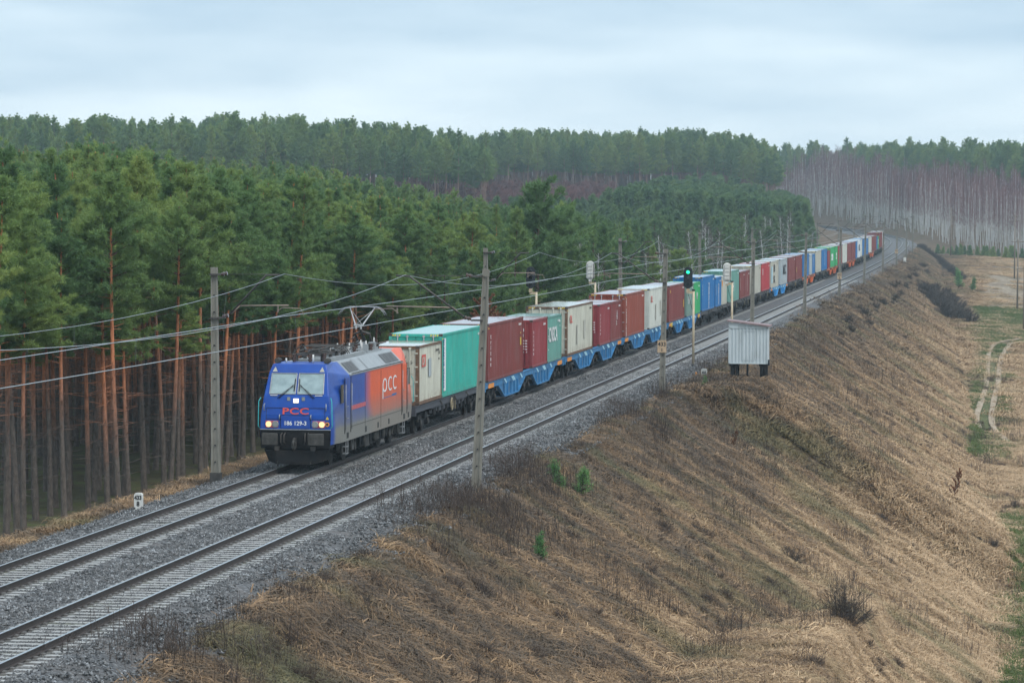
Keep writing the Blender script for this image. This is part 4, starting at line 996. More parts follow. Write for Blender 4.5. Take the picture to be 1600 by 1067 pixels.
def stones():
    m = NT('ballast_stones'); oi = m.n('ShaderNodeObjectInfo').outputs['Random']; v = m.n('ShaderNodeTexVoronoi'); v.inputs['Scale'].default_value = 10.0; m.l(m.coord('World'), v.inputs['Vector'])
    f = m.math('ADD', m.math('MULTIPLY', m.sep(v.outputs['Color'])[0], .75), m.math('MULTIPLY', oi, .25)); c = m.ramp(f, [(0.05, (.024, .025, .026)), (.42, (.072, .073, .074)), (.75, (.165, .167, .169)), (.97, (.34, .355, .37))])
    m.set(col=c, rough=.55, spec=.6); r = np.random.default_rng(5); pr = []
    oct_ = np.array([(1, 0, 0), (-1, 0, 0), (0, 1, 0), (0, -1, 0), (0, 0, 1), (0, 0, -1)], float); of = np.array([(0, 2, 4), (2, 1, 4), (1, 3, 4), (3, 0, 4), (2, 0, 5), (1, 2, 5), (3, 1, 5), (0, 3, 5)])
    for k in range(4):
        V_ = []; F = []
        for i in range(12):
            q = oct_*r.uniform(.022, .052, 3)+r.normal(0, .007, (6, 3)); a = r.uniform(0, 6.28); R3 = np.array([[math.cos(a), -math.sin(a), .2], [math.sin(a), math.cos(a), -.2], [0, 0, 1]]); q = q@R3.T+np.array([r.normal(0, .17), r.normal(0, .17), r.uniform(.005, .035)]); F.append(of+len(V_)*6); V_.append(q)
        pr.append(bpy.data.objects.new('stone_cluster', np_mesh('stone_cluster', np.vstack(V_), np.vstack(F), [m.mat])))
    prof = [(-3.75, -.74), (-3.2, -.62), (-1.75, -.235), (-1.32, -.206), (1.32, -.206), (T/2-.55, -.26), (T/2+.55, -.26), (T-1.32, -.206), (T+1.32, -.206), (T+1.95, -.235), (T+3.0, -.66), (T+3.35, -.74)]
    po = np.array([a for a, b in prof]); pz = np.array([b for a, b in prof]); out = []
    for n, y0, y1, sc in ((9500, 62, 125, 1.0), (9000, 125, 200, 1.15), (7000, 200, 330, 1.6)):
        o = r.uniform(-3.9, T+3.7, n); y = r.uniform(y0, y1, n)
        for c in (0, T):
            ins = np.abs(o-c) < 1.34
            y = np.where(ins, np.floor((y-66)/.6)*.6+66+.3+r.normal(0, .05, n), y)
            o = np.where(ins & (np.abs(np.abs(o-c)-.7525) < .2), c+r.uniform(-.4, .4, n), o)
        for q in range(n): out.append((o[q], y[q], np.interp(o[q], po, pz)-.004, sc*r.uniform(.75, 1.15)*(.55 if min(abs(o[q]), abs(o[q]-T)) < 1.34 else 1.0), r.integers(0, 4)))
    return out, pr
# ------------------------------------------------------------------ catenary masts, wires, signals, hut
def mast_meshes(tall, tar):
    H = 7.62; b = MB(); z0 = -1.6
    # I-shaped concrete post: two flanges and a recessed web, tapering
    for z_a, z_b in ((z0, H),):
        wa, wb = .35, .22; da, db = .28, .18
        for s in (-1, 1):
            def sec(w, d, z): return [(s*w/2, -d/2, z), (s*(w/2-.075*w/.35), -d/2, z), (s*(w/2-.075*w/.35), d/2, z), (s*w/2, d/2, z)]
            A = sec(wa, da, z_a); B = sec(wb, db, z_b); b.add(A+B, [(0, 1, 2, 3), (7, 6, 5, 4), (0, 4, 5, 1), (1, 5, 6, 2), (2, 6, 7, 3), (3, 7, 4, 0)], 0)
        A = [(-wa/2+.05, -da/2+.05, z_a), (wa/2-.05, -da/2+.05, z_a), (wa/2-.05, da/2-.05, z_a), (-wa/2+.05, da/2-.05, z_a)]
        B = [(-wb/2+.04, -db/2+.04, z_b), (wb/2-.04, -db/2+.04, z_b), (wb/2-.04, db/2-.04, z_b), (-wb/2+.04, db/2-.04, z_b)]
        b.add(A+B, [(0, 3, 2, 1), (4, 5, 6, 7), (0, 1, 5, 4), (1, 2, 6, 5), (2, 3, 7, 6), (3, 0, 4, 7)], 0)
    b.box(-.12, .12, -.10, .10, H-.25, H+.02, 0)
    for z in np.arange(.4, H-.6, .62):
        for s in (-1, 1): b.disc((0, -.115+.006*z, z), (0, 1, 0), .028, .09, 8, 1)
    return b.mesh('post', [M['concrete'], M['black']])
POST = mast_meshes(False, False)
def clamp_band(mb, z, w=.36): mb.box(-w/2-.03, w/2+.03, -.19, .19, z-.03, z+.03)
ARM = {}
def arm_mesh(reach, reg):
    k = (reach, reg)
    if k in ARM: return ARM[k]
    a = MB(); i_ = MB(); r_ = MB()
    zt, zb = 7.38, 5.76
    clamp_band(a, zt); clamp_band(a, zb)
    a.tube([(.45, 0, zt), (reach+.15, 0, zt+.02)], .012, 5); a.tube([(.50, 0, zb+.12), (reach-.25, 0, zt-.02), (reach+.25, 0, zt+.0)], .036, 7)
    for x0, z_ in ((.22, zt), (.26, zb+.05)):
        for q in range(4): i_.disc((x0+q*.06, 0, z_+q*.012), (1, 0, .2), .075 if q % 2 else .055, .05, 10)
    r_.tube([(.9, 0, 6.22), (reach+.6, 0, 6.25)], .024, 6); r_.bar((reach+.2, 0, 6.25), (reach+.2, 0, 5.98), .03); r_.tube([(reach+.15, 0, 6.0), (reach+.38, 0, 6.17), (reach+1.05*reg, 0, 6.13), (reach+1.18*reg, 0, 5.88)], .016, 5); r_.tube([(.55, 0, zb+.14), (.9, 0, 6.22)], .02, 5)
    ARM[k] = (a.mesh('arm', M['steel_dark']), i_.mesh('insulator', M['insul']), r_.mesh('registration_tube', M['tube_rust'])); return ARM[k]
SP = 68.088; S0 = 124.35
def mast(k, side, label, plate=None, ext=False, tar=False):
    s = S0+SP*k; off = -2.70 if side < 0 else 7.14
    if side < 0 and k > 0: off = -2.9
    x, y, a, z = path_at(s, off); t = tag(empty('catenary_mast', (float(x), float(y), float(z)-.05), float(a)), label, 'mast', 'catenary masts on both sides of the tracks')
    p = link('post', POST, t); rnd = random.Random(k*7+side); p.rotation_euler = (rnd.uniform(-.006, .006), rnd.uniform(-.004, .004)+(.038 if (side > 0 and k == 0) else (.018 if side > 0 else -.014)), 0)
    A, I, Rr = arm_mesh(2.15 if side < 0 else 2.8, 1.0)
    for m, nm in ((A, 'arm'), (I, 'insulator'), (Rr, 'registration_tube')):
        o = link(nm, m, t)
        if side > 0: o.rotation_euler.z = math.pi
    if ext:
        e_ = MB(); e_.box(-.10, .10, -.09, .09, 8.0, 8.75); e_.box(-.16, .16, -.13, .13, 7.98, 8.06); e_.bar((-.45, 0, 8.5), (.45, 0, 8.5), .05); e_.build('top_extension', M['concrete'], t)
        i2 = MB()
        for q in (-.42, .42, .30): i2.disc((q, 0, 8.56), (0, 0, 1), .06, .10, 10)
        i2.build('insulator', M['insul_w'], t)
    if tar:
        c = MB(); c.prism([(-.20, -.16), (.20, -.16), (.20, .16), (-.20, .16)], 'z', -.9, .0); c.build('tarred_base', M['concrete_dark'], t)
    if plate:
        q = MB(); q.box(-.25, .25, -.215, -.185, 1.80, 2.50); pl = q.build('number_plate', M['plate_tan'], t)
        place_text(text_mesh(plate[0], .32, M['black'], .002, .008, .95, 'CENTER'), pl, (0, -.219, 2.17), (1, 0, 0), (0, 0, 1), 'digits'); place_text(text_mesh(plate[1], .28, M['black'], .002, .006, 1, 'CENTER'), pl, (0, -.219, 1.86), (1, 0, 0), (0, 0, 1), 'digits')
    return t
RL = ['tall concrete mast in front of the turquoise container', 'concrete mast with a tan number plate, left of the green signal', 'concrete mast rising from behind the grey white hut', 'concrete mast right of the hut, by the far end of the straight', 'fifth concrete mast along the grassy side, with an orange patch', 'sixth concrete mast along the grassy side', 'seventh concrete mast along the grassy side', 'eighth concrete mast along the grassy side', 'ninth concrete mast along the grassy side, on the curve', 'tenth concrete mast along the grassy side, past the curve']
LL = ['concrete mast with tar black foot left of the locomotive', 'concrete mast rising behind the short green container, hidden below', 'concrete mast behind the train next to the left pale signal back', 'concrete mast behind the first blue containers', 'concrete mast behind the train, beyond the hut', 'concrete mast behind the far blue containers', 'concrete mast at the end of the young pines', 'far concrete mast behind the orange wagons', 'far concrete mast by the brown cutting', 'farthest concrete mast on the wooded side']
for k in range(10):
    mast(k, 1, RL[k], {1: ('433', '1'), 4: ('432', '9'), 7: ('432', '7')}.get(k), ext=False, tar=False)
for k in range(10): mast(k, -1, LL[k], None, ext=False, tar=(k == 0))
def wires(off, label, sgn):
    t = tag(empty('overhead_line', (off, 60, 0)), label, 'overhead line', 'overhead lines'); ks = [S0+SP*k for k in range(-2, 12)]
    def P(s, o_, z_):
        x, y, a, z = path_at(s, off+o_); return (float(x)-off, float(y)-60, float(z)+z_)
    zig = lambda i: .22*(1 if i % 2 else -1)*sgn
    c = MB(); m = MB(); d = MB(); cp = []; mp_ = []
    for i in range(len(ks)-1):
        n = 14
        for q in range(n):
            u = q/n; s = ks[i]+SP*u; o_ = zig(i)*(1-u)+zig(i+1)*u
            cp.append(P(s, o_, 5.78-.05*math.sin(math.pi*u))); mp_.append(P(s, o_*.5, 7.36-4.0*u*(1-u)))
            if q in (2, 4, 6, 8, 10, 12): d.tube([P(s, o_, 5.78), P(s, o_*.5, 7.36-4.0*u*(1-u))], .006, 4, caps=False)
    c.tube(cp, .014, 5, caps=False); m.tube(mp_, .009, 5, caps=False)
    c.build('contact_wire', M['wire'], t); m.build('carrier_wire', M['wire'], t); d.build('dropper', M['wire_dark'], t)
wires(0.0, 'overhead contact line above the train, with its carrier wire', 1); wires(T2, 'overhead contact line above the empty right track', -1)
def signal(s, off, label, back, green=False, zh=5.45, ztop=4.65):
    x, y, a, z = path_at(s, off); t = tag(empty('railway_signal', (float(x), float(y), float(z)-.65)), label, 'signal', 'light signals beside the tracks'); b = MB(); zf = .65
    b.tube([(0, 0, .55), (0, 0, ztop+zf)], .075, 10, 0); b.disc((0, 0, ztop+zf+.03), (0, 0, 1), .11, .08, 12, 1); b.tube([(0, 0, -.2), (0, 0, .62)], .10, 10, 1); b.box(-.28, .05, -.12, .12, .0, .30, 1); b.box(-.10, .22, -.10, .10, .0, .22, 1)
    b.build('post', [M['pole_cream'], M['signal_black']], t)
    c = MB(); c.bar((0, 0, ztop+zf-.12), (-.42, 0, ztop+zf-.12), .12, .16, 0); c.tube([(-.36, 0, ztop+zf-.15), (-.36, 0, zh+zf-.70)], .075, 8, 0); c.box(-.46, -.26, -.08, .08, zh+zf-.92, zh+zf-.68, 0)
    c.tube([(-.38, .02, ztop+zf-.1), (0, .05, ztop+zf-1.5)], .018, 5, 1); c.build('bracket', [M['pole_cream'], M['signal_black']], t)
    h = MB(); w, hh, cz, cx = .29, .70, zh+zf, -.36; out = []
    for q in range(13): out.append((cx+w*math.cos(math.pi*q/12), cz+hh-w+w*math.sin(math.pi*q/12)))
    for q in range(7): out.append((cx-w*math.cos(math.pi*q/6*.999)*(.62 if 0 < q < 6 else 1), cz-hh+.18-.18*math.sin(math.pi*q/6)))
    h.prism(out, 'y', -.03, .03, 0 if not back else 1)
    h.box(cx-.19, cx+.19, (-.16 if back else .03), (-.03 if back else .26), cz-.52, cz+.56, 0 if not back else 1)
    if back:
        for q in range(4): h.box(cx-.15, cx+.15, -.19, -.16, cz-.46+q*.26, cz-.26+q*.26, 1); h.box(cx-.15, cx+.15, -.195, -.19, cz-.25+q*.26, cz-.235+q*.26, 2); 
        h.tube([(cx+.23, -.06, cz-.6), (cx+.24, -.07, cz+.5)], .02, 5, 2); h.box(cx-.1, cx+.1, -.12, .03, cz-.78, cz-.62, 1)
        for dz in (.40, .0, -.38): h.tube([(cx, .03, cz+dz), (cx, .30, cz+dz)], .13, 12, 0)
    else:
        for dz in (.38, .0, -.38):
            pts = [(cx+.135*math.cos(t_), cz+dz+.135*math.sin(t_)) for t_ in np.linspace(R_(-10), R_(190), 10)]
            for i in range(9):
                (xa, za), (xb, zb) = pts[i], pts[i+1]; h.add([(xa, -.03, za), (xb, -.03, zb), (xb, -.30, zb-.03), (xa, -.30, za-.03)], [(0, 1, 2, 3)], 0)
        h.box(cx-.20, cx+.20, .03, .26, cz-.5, cz+.5, 1)
    ho = h.build('signal_head', [M['signal_black'], M['signal_white'], M['black']], t)
    if not back:
        for i, dz in enumerate((.38, .0, -.38)):
            l = MB(); l.disc((cx, -.035, cz+dz), (0, 1, 0), .105, .012, 16); l.build('lens', M['lamp_green'] if (green and i == 0) else M['glass_dark'], ho)
signal(218, 6.56, 'signal on the grassy side showing a green light on a black head', False, True)
signal(240, 7.26, 'pale back of a signal on a cream post behind the hut', True, zh=5.4, ztop=4.75)
signal(213, -2.9, 'unlit black signal head above the train, left of the rusty cream container', False, zh=5.5)
signal(244, -2.91, 'pale signal back standing behind the train on the wooded side', True, zh=5.4, ztop=4.6)
def hut():
    t = tag(empty('equipment_hut', (10.75, 209.0, -1.2), 0.0), 'grey white ribbed hut with a pitched roof on legs on the bank', 'hut'); z0, zl, zr = 1.62, 4.22, 3.92; W = 1.17; D = 1.9
    b = MB(); n = 11; q = 2*W/n; pr = []
    for i in range(n): a = -W+i*q; pr += [(a, 0), (a+q*.32, 0), (a+q*.42, .045), (a+q*.90, .045)]
    pr.append((W, 0)); zt = 3.80
    for i in range(len(pr)-1): b.add([(pr[i][0], pr[i][1], z0+.05), (pr[i+1][0], pr[i+1][1], z0+.05), (pr[i+1][0], pr[i+1][1], zt), (pr[i][0], pr[i][1], zt)], [(0, 1, 2, 3)])
    b.prism([(-W-.02, z0), (W+.02, z0), (W+.02, z0+.06), (-W-.02, z0+.06)], 'y', -.02, .06); b.prism([(-W-.02, zt), (W+.02, zt), (W+.02, zt+.12), (-W-.02, zt+.36)], 'y', -.02, .06)
    for s in (-1, 1): b.box(s*W-.035, s*W+.035, -.02, .05, z0, zt+.05); b.box(min(s*W, s*(W-.04)), max(s*W, s*(W-.04)), .02, D, z0, zt+.1)
    b.box(-W, W, D-.04, D, z0, zt+.1); b.box(-W, W, .05, D-.04, z0, z0+.05); b.build('wall', M['hut'], t)
    r = MB(); r.prism([(-W-.12, zt+.42), (W+.16, zt+.10), (W+.16, zt+.18), (-W-.12, zt+.50)], 'y', -.16, D+.12); r.build('roof', M['hut_roof'], t)
    for i, (x, w, zb) in enumerate(((-1.0, .16, 0.0), (-.72, .13, 0.0), (-.05, .11, -.1), (.80, .16, -1.2), (1.02, .16, -1.2))):
        for y in ((.25,) if i == 2 else (.15, 1.6)):
            l = MB(); l.box(x-w/2, x+w/2, y-.08, y+.08, zb-.6, z0); l.build('leg', M['underframe'], t)
    c = MB(); c.box(.70, 1.15, .1, .7, .55, .67); c.box(.66, 1.2, .1, 1.75, z0-.14, z0-.01); c.box(-1.15, -.6, .1, 1.75, z0-.14, z0-.01); c.build('brace', M['underframe'], t)
    dr = MB()
    for a_, b_ in (((-.35, zt-.15), (-.35, z0+.25)), ((.42, zt-.15), (.42, z0+.25)), ((-.35, zt-.15), (.42, zt-.15)), ((-.35, z0+.25), (.42, z0+.25))): dr.bar((a_[0], -.012, a_[1]), (b_[0], -.012, b_[1]), .022, .02)
    dr.build('hatch_edge', M['hut'], t)
    v = MB(); v.box(-.62, -.12, -.028, -.02, zt+.04, zt+.20); v.box(-.05, .25, -.028, -.02, zt+.05, zt+.16); v.build('vent_panel', CP['grey'], t)
    k = MB(); k.box(W+.02, W+.12, .3, .6, z0-.1, z0+.25); k.build('switch_box', M['signal_black'], t)
    bd = MB(); bd.add([(-.02, .15, -.55), (.12, .15, -.62), (.02, .2, .15), (-.14, .2, .15)], [(0, 1, 2, 3)]); bd.build('loose_board', M['pole_cream'], t)
hut()
def kmstone(s, off, top, bot, label, w=.28, h=.54):
    x, y, a, z = path_at(s, off); zz = float(height(np.array([x]), np.array([y]))[0]); t = tag(empty('kilometre_stone', (float(x), float(y), max(zz, float(z)-(.45 if off < 0 else .75)))), label, 'kilometre stone', 'white kilometre stones beside the track')
    b = MB(); b.prism([(-w/2, -.3), (w/2, -.3), (w/2, h-.05), (w/2-.05, h), (-w/2+.05, h), (-w/2, h-.05)], 'y', -.09, .09); b.build('stone', M['stone_white'], t)
    place_text(text_mesh(top, .20, M['black'], .002, .010, .85, 'CENTER'), t, (0, -.093, .32), (1, 0, 0), (0, 0, 1), 'digits'); place_text(text_mesh(bot, .22, M['black'], .002, .010, .9, 'CENTER'), t, (0, -.093, .10), (1, 0, 0), (0, 0, 1), 'digits')
kmstone(113.2, -2.78, '433', '8', 'white stone numbered 433 over 8 at the left ballast edge')
kmstone(212.5, 7.75, '433', '7', 'small white stone numbered 433 over 7 near the green signal post', .36, .62)
kmstone(640, 7.6, '432', '6', 'tiny pale stone on the bank by the far curve', .5, 1.1)
b = MB(); b.tube([(7.3, 211.9, -.9), (7.3, 211.9, -.35)], .03, 6); b.disc((7.3, 211.9, -.32), (0, 0, 1), .06, .12, 8); tag(b.build('marker_peg', M['orange_mark']), 'small rusty orange peg next to the white stone by the signal', 'peg')
def tpole(x, y, h, label, arms):
    z = float(height(np.array([x]), np.array([y]))[0]); t = tag(empty('utility_pole', (x, y, z)), label, 'utility pole', 'timber poles by the sandy clearing')
    b = MB(); b.tube([(0, 0, -.5), (0, 0, h)], [.16, .10], 8); b.build('pole', M['wood_pole'], t)
    if arms:
        for q in range(arms):
            c = MB(); zz = h-.4-q*.9; c.box(-1.1, 1.1, -.07, .07, zz-.06, zz+.06); o = c.build('crossarm', M['wood_pole'], t); i_ = MB()
            for xx in (-1.0, -.5, .5, 1.0): i_.disc((xx, 0, zz+.14), (0, 0, 1), .06, .16, 8)
            i_.build('insulator', M['insul_w'], o)
def pxy(px, Y): return 26.4761+(px-1577)/5343.46*Y
for px, Y, h, lb, ar in ((1591, 560, 11.5, 'near timber pole with a crossarm at the right edge of the clearing', 1), (1586, 700, 13, 'tall timber pole with two crossarms before the birch wood', 2), (1601, 500, 9.5, 'timber pole at the right edge beside the sandy ground', 1), (1488, 850, 12, 'grey pole standing at the edge of the birch wood', 1)):
    tpole(pxy(px, Y), Y, h, lb, ar)
# ------------------------------------------------------------------ vegetation
rng = np.random.default_rng(11)
def mk_needles(name, stops, vscale=.35):
    m = NT(name); oi = m.n('ShaderNodeObjectInfo').outputs['Random']; n = m.noise(vscale, 3, .6, kind='World'); n2 = m.noise(3.5, 2, .6, kind='World')
    f = m.math('ADD', m.math('MULTIPLY', n, .40), m.math('MULTIPLY', oi, .40)); f = m.math('ADD', f, m.math('MULTIPLY', n2, .25))
    c = m.ramp(f, stops); m.set(col=c, rough=.6, spec=.25)
    t = m.n('ShaderNodeBsdfTranslucent'); m.l(c, t.inputs['Color']); mx = m.n('ShaderNodeMixShader'); mx.inputs[0].default_value = .38
    m.l(m.p.outputs[0], mx.inputs[1]); m.l(t.outputs[0], mx.inputs[2]); m.l(mx.outputs[0], m.out.inputs[0]); return m.mat
V = {}
V['needles'] = mk_needles('pine_needles', [(.18, (.092, .175, .080)), (.42, (.155, .260, .095)), (.66, (.250, .340, .100)), (.90, (.34, .40, .115))])
V['needles_young'] = mk_needles('young_pine_needles', [(.3, (.085, .160, .075)), (.6, (.140, .225, .090)), (.9, (.22, .29, .11))])
V['needles_bright'] = mk_needles('sapling_needles', [(.3, (.09, .22, .075)), (.6, (.14, .31, .10)), (.9, (.20, .38, .13))])
V['brush'] = mk_needles('brush_twigs', [(.3, (.085, .066, .056)), (.6, (.135, .100, .080)), (.9, (.20, .15, .11))])
V['twig'] = mk_needles('birch_twigs', [(.3, (.145, .072, .072)), (.6, (.22, .100, .095)), (.9, (.29, .130, .115))])
V['twig_grey'] = mk_needles('bare_twigs', [(.3, (.060, .050, .044)), (.6, (.095, .078, .066)), (.9, (.14, .11, .09))])
V['brownleaf'] = mk_needles('dead_oak_leaves', [(.3, (.16, .07, .035)), (.6, (.27, .12, .06)), (.9, (.36, .17, .09))])
def mk_bark(name, low, high, z0, z1):
    m = NT(name); o = m.coord('Object'); z = m.sep(o)[2]; n = m.noise(1.1, 3, .6); oi = m.n('ShaderNodeObjectInfo').outputs['Random']
    zz = m.math('ADD', m.math('ADD', z, m.math('MULTIPLY', m.math('SUBTRACT', n, .5), 4.0)), m.math('MULTIPLY', m.math('SUBTRACT', oi, .5), 5.0))
    f = m.ramp(m.math('DIVIDE', zz, 20.0), [(z0/20, 0.0), (z1/20, 1.0)]); n2 = m.noise(7, 4, .7, sc=(1, 1, .3))
    lo = m.ramp(n2, [(.3, tuple(c*.55 for c in low)), (.7, tuple(c*1.35 for c in low))]); hi = m.ramp(n2, [(.3, tuple(c*.55 for c in high)), (.68, tuple(min(1, c*1.25) for c in high))])
    m.set(col=m.mix(f, lo, hi), rough=.85, spec=.2); m.bump(n2, .5, .03); return m.mat
V['bark'] = mk_bark('pine_bark', (.125, .105, .092), (.52, .20, .095), 4.2, 9.5)
V['barkd'] = mk_bark('dark_bark', (.085, .070, .058), (.16, .095, .062), 1, 4)
V['barkf'] = mk_bark('far_pine_bark', (.16, .125, .11), (.30, .19, .145), 2.5, 7.5)
V['birch'] = mk_bark('birch_bark', (.50, .50, .49), (.62, .62, .60), 1, 6)
def unit(v): return v/np.maximum(np.linalg.norm(v, axis=-1, keepdims=True), 1e-9)
def blades(P, Dr, L_, W_, r):
    """thin triangles: base points P, directions Dr, lengths, widths"""
    n = len(P); side = unit(np.cross(Dr, r.normal(size=(n, 3)))); tip = P+Dr*L_[:, None]
    v = np.stack([P-side*W_[:, None]/2, P+side*W_[:, None]/2, tip], 1).reshape(-1, 3); return v, np.arange(n*3).reshape(-1, 3)
def limb_tris(segs):
    """segs: list of (a,b,ra,rb) -> three-sided prisms as quads"""
    V_ = []; F = []
    for a, b, ra, rb in segs:
        a = np.array(a, float); b = np.array(b, float); d = unit(b-a); x = unit(np.cross(d, [.31, .17, .93])); y = np.cross(d, x); base = len(V_)
        for p, r in ((a, ra), (b, rb)):
            for k in range(4): t = k*math.pi/2; V_.append(p+(x*math.cos(t)+y*math.sin(t))*r)
        F += [(base+k, base+(k+1) % 4, base+4+(k+1) % 4, base+4+k) for k in range(4)]
    return np.array(V_), np.array(F)
def trunk_mesh(name, H, r0, r1, mat, r, bend=.25, stubs=0, z0=1.5, z1=8, n=10, limbs=None):
    m = 14; zs = np.linspace(-.6, H, m); ph = r.uniform(0, 6.28); px = bend*np.sin(zs/H*2.6+ph)-bend*math.sin(ph); py = bend*np.cos(zs/H*2.1+ph)-bend*math.cos(ph)
    rad = r0+(r1-r0)*(zs.clip(0)/H)**.85; rad[0] = r0*1.25; v = []
    for i in range(m):
        for k in range(n): t = 2*math.pi*k/n; v.append((px[i]+rad[i]*math.cos(t), py[i]+rad[i]*math.sin(t), zs[i]))
    f = [(i*n+k, i*n+(k+1) % n, (i+1)*n+(k+1) % n, (i+1)*n+k) for i in range(m-1) for k in range(n)]
    v = np.array(v); f = np.array(f); ax = lambda z: np.array([np.interp(z, zs, px), np.interp(z, zs, py), z])
    segs = []
    for _ in range(stubs):
        z = r.uniform(z0, z1); a = r.uniform(0, 6.28); l = r.uniform(.25, 1.5); p = ax(z); segs.append((p, p+np.array([math.cos(a)*l, math.sin(a)*l, r.uniform(-.15, .3)*l]), .022, .008))
    for s in (limbs or []): segs.append(s)
    if segs: v2, f2 = limb_tris(segs); nf = len(f); f = np.vstack([f, f2+len(v)]); v = np.vstack([v, v2]); return np_mesh(name, v, f, [mat, V['barkd'] if mat is V['bark'] else mat], np.arange(len(f)) >= nf+stubs*4, True), ax  # near pine limbs take darker bark: crown shade put into their colour
    return np_mesh(name, v, f, [mat], None, True), ax
def pine(seed, H, cb, rad, shape, ntuft, per, bl, bw, mat='needles', bark='bark', r0=.17, stubs=34, droop=0.0, dens=1.0):
    """Scots pine: tiers of limbs, each ending in fans of needle sprays"""
    r = np.random.default_rng(seed); limbs = []; C = []; Dd = []
    zt = H; z = cb; ang = r.uniform(0, 6.28); tiers = []
    while z < H-.15:
        u = (z-cb)/(H-cb); w = rad*shape(u)
        for k in range(r.integers(3, 6)):
            ang += 2.4+r.uniform(-.5, .5); tiers.append((z+r.uniform(-.2, .2), ang, w*r.uniform(.55, 1.12), u))
        z += r.uniform(.38, .62)*(H-cb)/9.0*1.0
    T0, ax = trunk_mesh('tmp', H, r0, .03, V[bark], np.random.default_rng(seed+99), .22)
    bpy.data.meshes.remove(T0)
    for z, a, l, u in tiers:
        p = ax(z); el = .15+.75*u**1.5-droop; d = np.array([math.cos(a)*math.cos(el), math.sin(a)*math.cos(el), math.sin(el)]); e_ = p+d*l; e_[2] += .10*l
        limbs.append((p, e_, .022+.02*(1-u), .006))
        k = max(2, int(ntuft*l/len(tiers)*1.2)); t = r.uniform(.12, 1.05, k)**.8; c = p+(e_-p)*t[:, None]; sp = (.05+.13*t*l/2.2)[:, None]
        c = c+r.normal(size=(k, 3))*np.array([1, 1, .55])*sp; C.append(c); Dd.append(unit(np.tile(d, (k, 1))+r.normal(size=(k, 3))*.45+np.array([0, 0, .75])))
    k = 10; C.append(ax(H)+r.normal(size=(k, 3))*np.array([.12, .12, .35])-np.array([0, 0, .5])); Dd.append(unit(r.normal(size=(k, 3))*.3+np.array([0, 0, 1])))
    C = np.vstack(C); Dd = np.vstack(Dd); n = len(C)
    P = np.repeat(C, per, 0)+r.normal(size=(n*per, 3))*.05; D_ = unit(np.repeat(Dd, per, 0)*.75+r.normal(size=(n*per, 3))*.62)
    v, f = blades(P, D_, r.uniform(.6, 1.15, n*per)*bl, r.uniform(.7, 1.3, n*per)*bw, r)
    crown = np_mesh('crown', v, f, [V[mat]], None, False)
    trunk, _ = trunk_mesh('trunk', H, r0, .03, V[bark], np.random.default_rng(seed+99), .22, stubs, min(2.0, cb*.5), cb+1, 9, limbs)
    return trunk, crown
def broad(u): return (.45+.75*math.sin(math.pi*min(1, u*.9+.18)))*(1-u**2.4*.88)
def cone(u): return max(.12, 1.05-u*.98)
def rounded(u): return max(.2, math.sin(math.pi*(.30+.62*u))**.7)
def column_(u): return (.75+.35*math.sin(u*9))*(1-.75*u**2.2)
PINES = [pine(s, H, H*cb, rad, shp, 760, 30, .27, .036) for s, H, cb, rad, shp in ((1, 16.6, .56, 2.0, column_), (2, 17.4, .61, 2.2, broad), (3, 15.6, .53, 1.9, column_), (4, 16.9, .64, 2.3, broad), (5, 17.9, .58, 1.8, cone), (6, 16.0, .65, 2.1, broad))]
BUSHY = [pine(s, H, H*.14, rad, shp, 900, 20, .36, .055, bark='barkd', stubs=4) for s, H, rad, shp in ((21, 12.5, 3.0, cone), (22, 11.5, 3.2, rounded), (23, 13.2, 2.8, cone))]
YOUNG = [pine(s, H, .6, rad, shp, 420, 18, .34, .060, 'needles_young', 'barkd', .09, 2) for s, H, rad, shp in ((31, 7.2, 1.7, cone), (32, 6.2, 1.6, cone), (33, 8.0, 1.6, cone))]
FARP = [pine(s, H, H*cb, rad, shp, 330, 18, .46, .095, bark='barkf') for s, H, cb, rad, shp in ((41, 18.5, .50, 2.7, broad), (42, 19.5, .46, 2.5, column_), (43, 17.5, .55, 2.9, broad), (44, 19.0, .58, 2.6, rounded))]
FARY = [pine(s, H, .8, rad, shp, 110, 16, .62, .15, 'needles_young', 'barkd', .09, 0) for s, H, rad, shp in ((51, 7.2, 1.9, cone), (52, 6.0, 1.8, cone))]
def bare_tree(seed, H, r0, mat_t, mat_w, cb=.35, spread=.22, nb=34, tw=26, tl=.8, twd=.018, thick=.02):
    r = np.random.default_rng(seed); limbs = []; P = []; D_ = []
    T0, ax = trunk_mesh('tmp', H, r0, .02, V[mat_t], np.random.default_rng(seed+99), .3); bpy.data.meshes.remove(T0)
    for i in range(nb):
        z = H*(cb+(1-cb)*(i/nb)**.9*.97); a = i*2.4+r.uniform(-.6, .6); u = (z/H-cb)/(1-cb); l = H*spread*(1.05-u*.75)*r.uniform(.6, 1.2); el = r.uniform(.75, 1.15)
        d = np.array([math.cos(a)*math.cos(el), math.sin(a)*math.cos(el), math.sin(el)]); p = ax(z); e_ = p+d*l; limbs.append((p, e_, thick, .006))
        t = r.uniform(.25, 1.05, tw); c = p+(e_-p)*t[:, None]; P.append(c); D_.append(unit(np.tile(d, (tw, 1))+r.normal(size=(tw, 3))*.55))
    P = np.vstack(P); D_ = np.vstack(D_); n = len(P); v, f = blades(P, D_, r.uniform(.5, 1.2, n)*tl, np.full(n, twd), r)
    crown = np_mesh('crown', v, f, [V[mat_w]], None, False); trunk, _ = trunk_mesh('trunk', H, r0, .02, V[mat_t], np.random.default_rng(seed+99), .3, 0, 1, 2, 7, limbs); return trunk, crown
BIRCH = [bare_tree(s, H, 0.115, 'birch', 'twig', .36, .13, 34, 20, .95, .030, .03) for s, H in ((61, 15.5), (62, 17.0), (63, 14.5), (64, 16.2))]
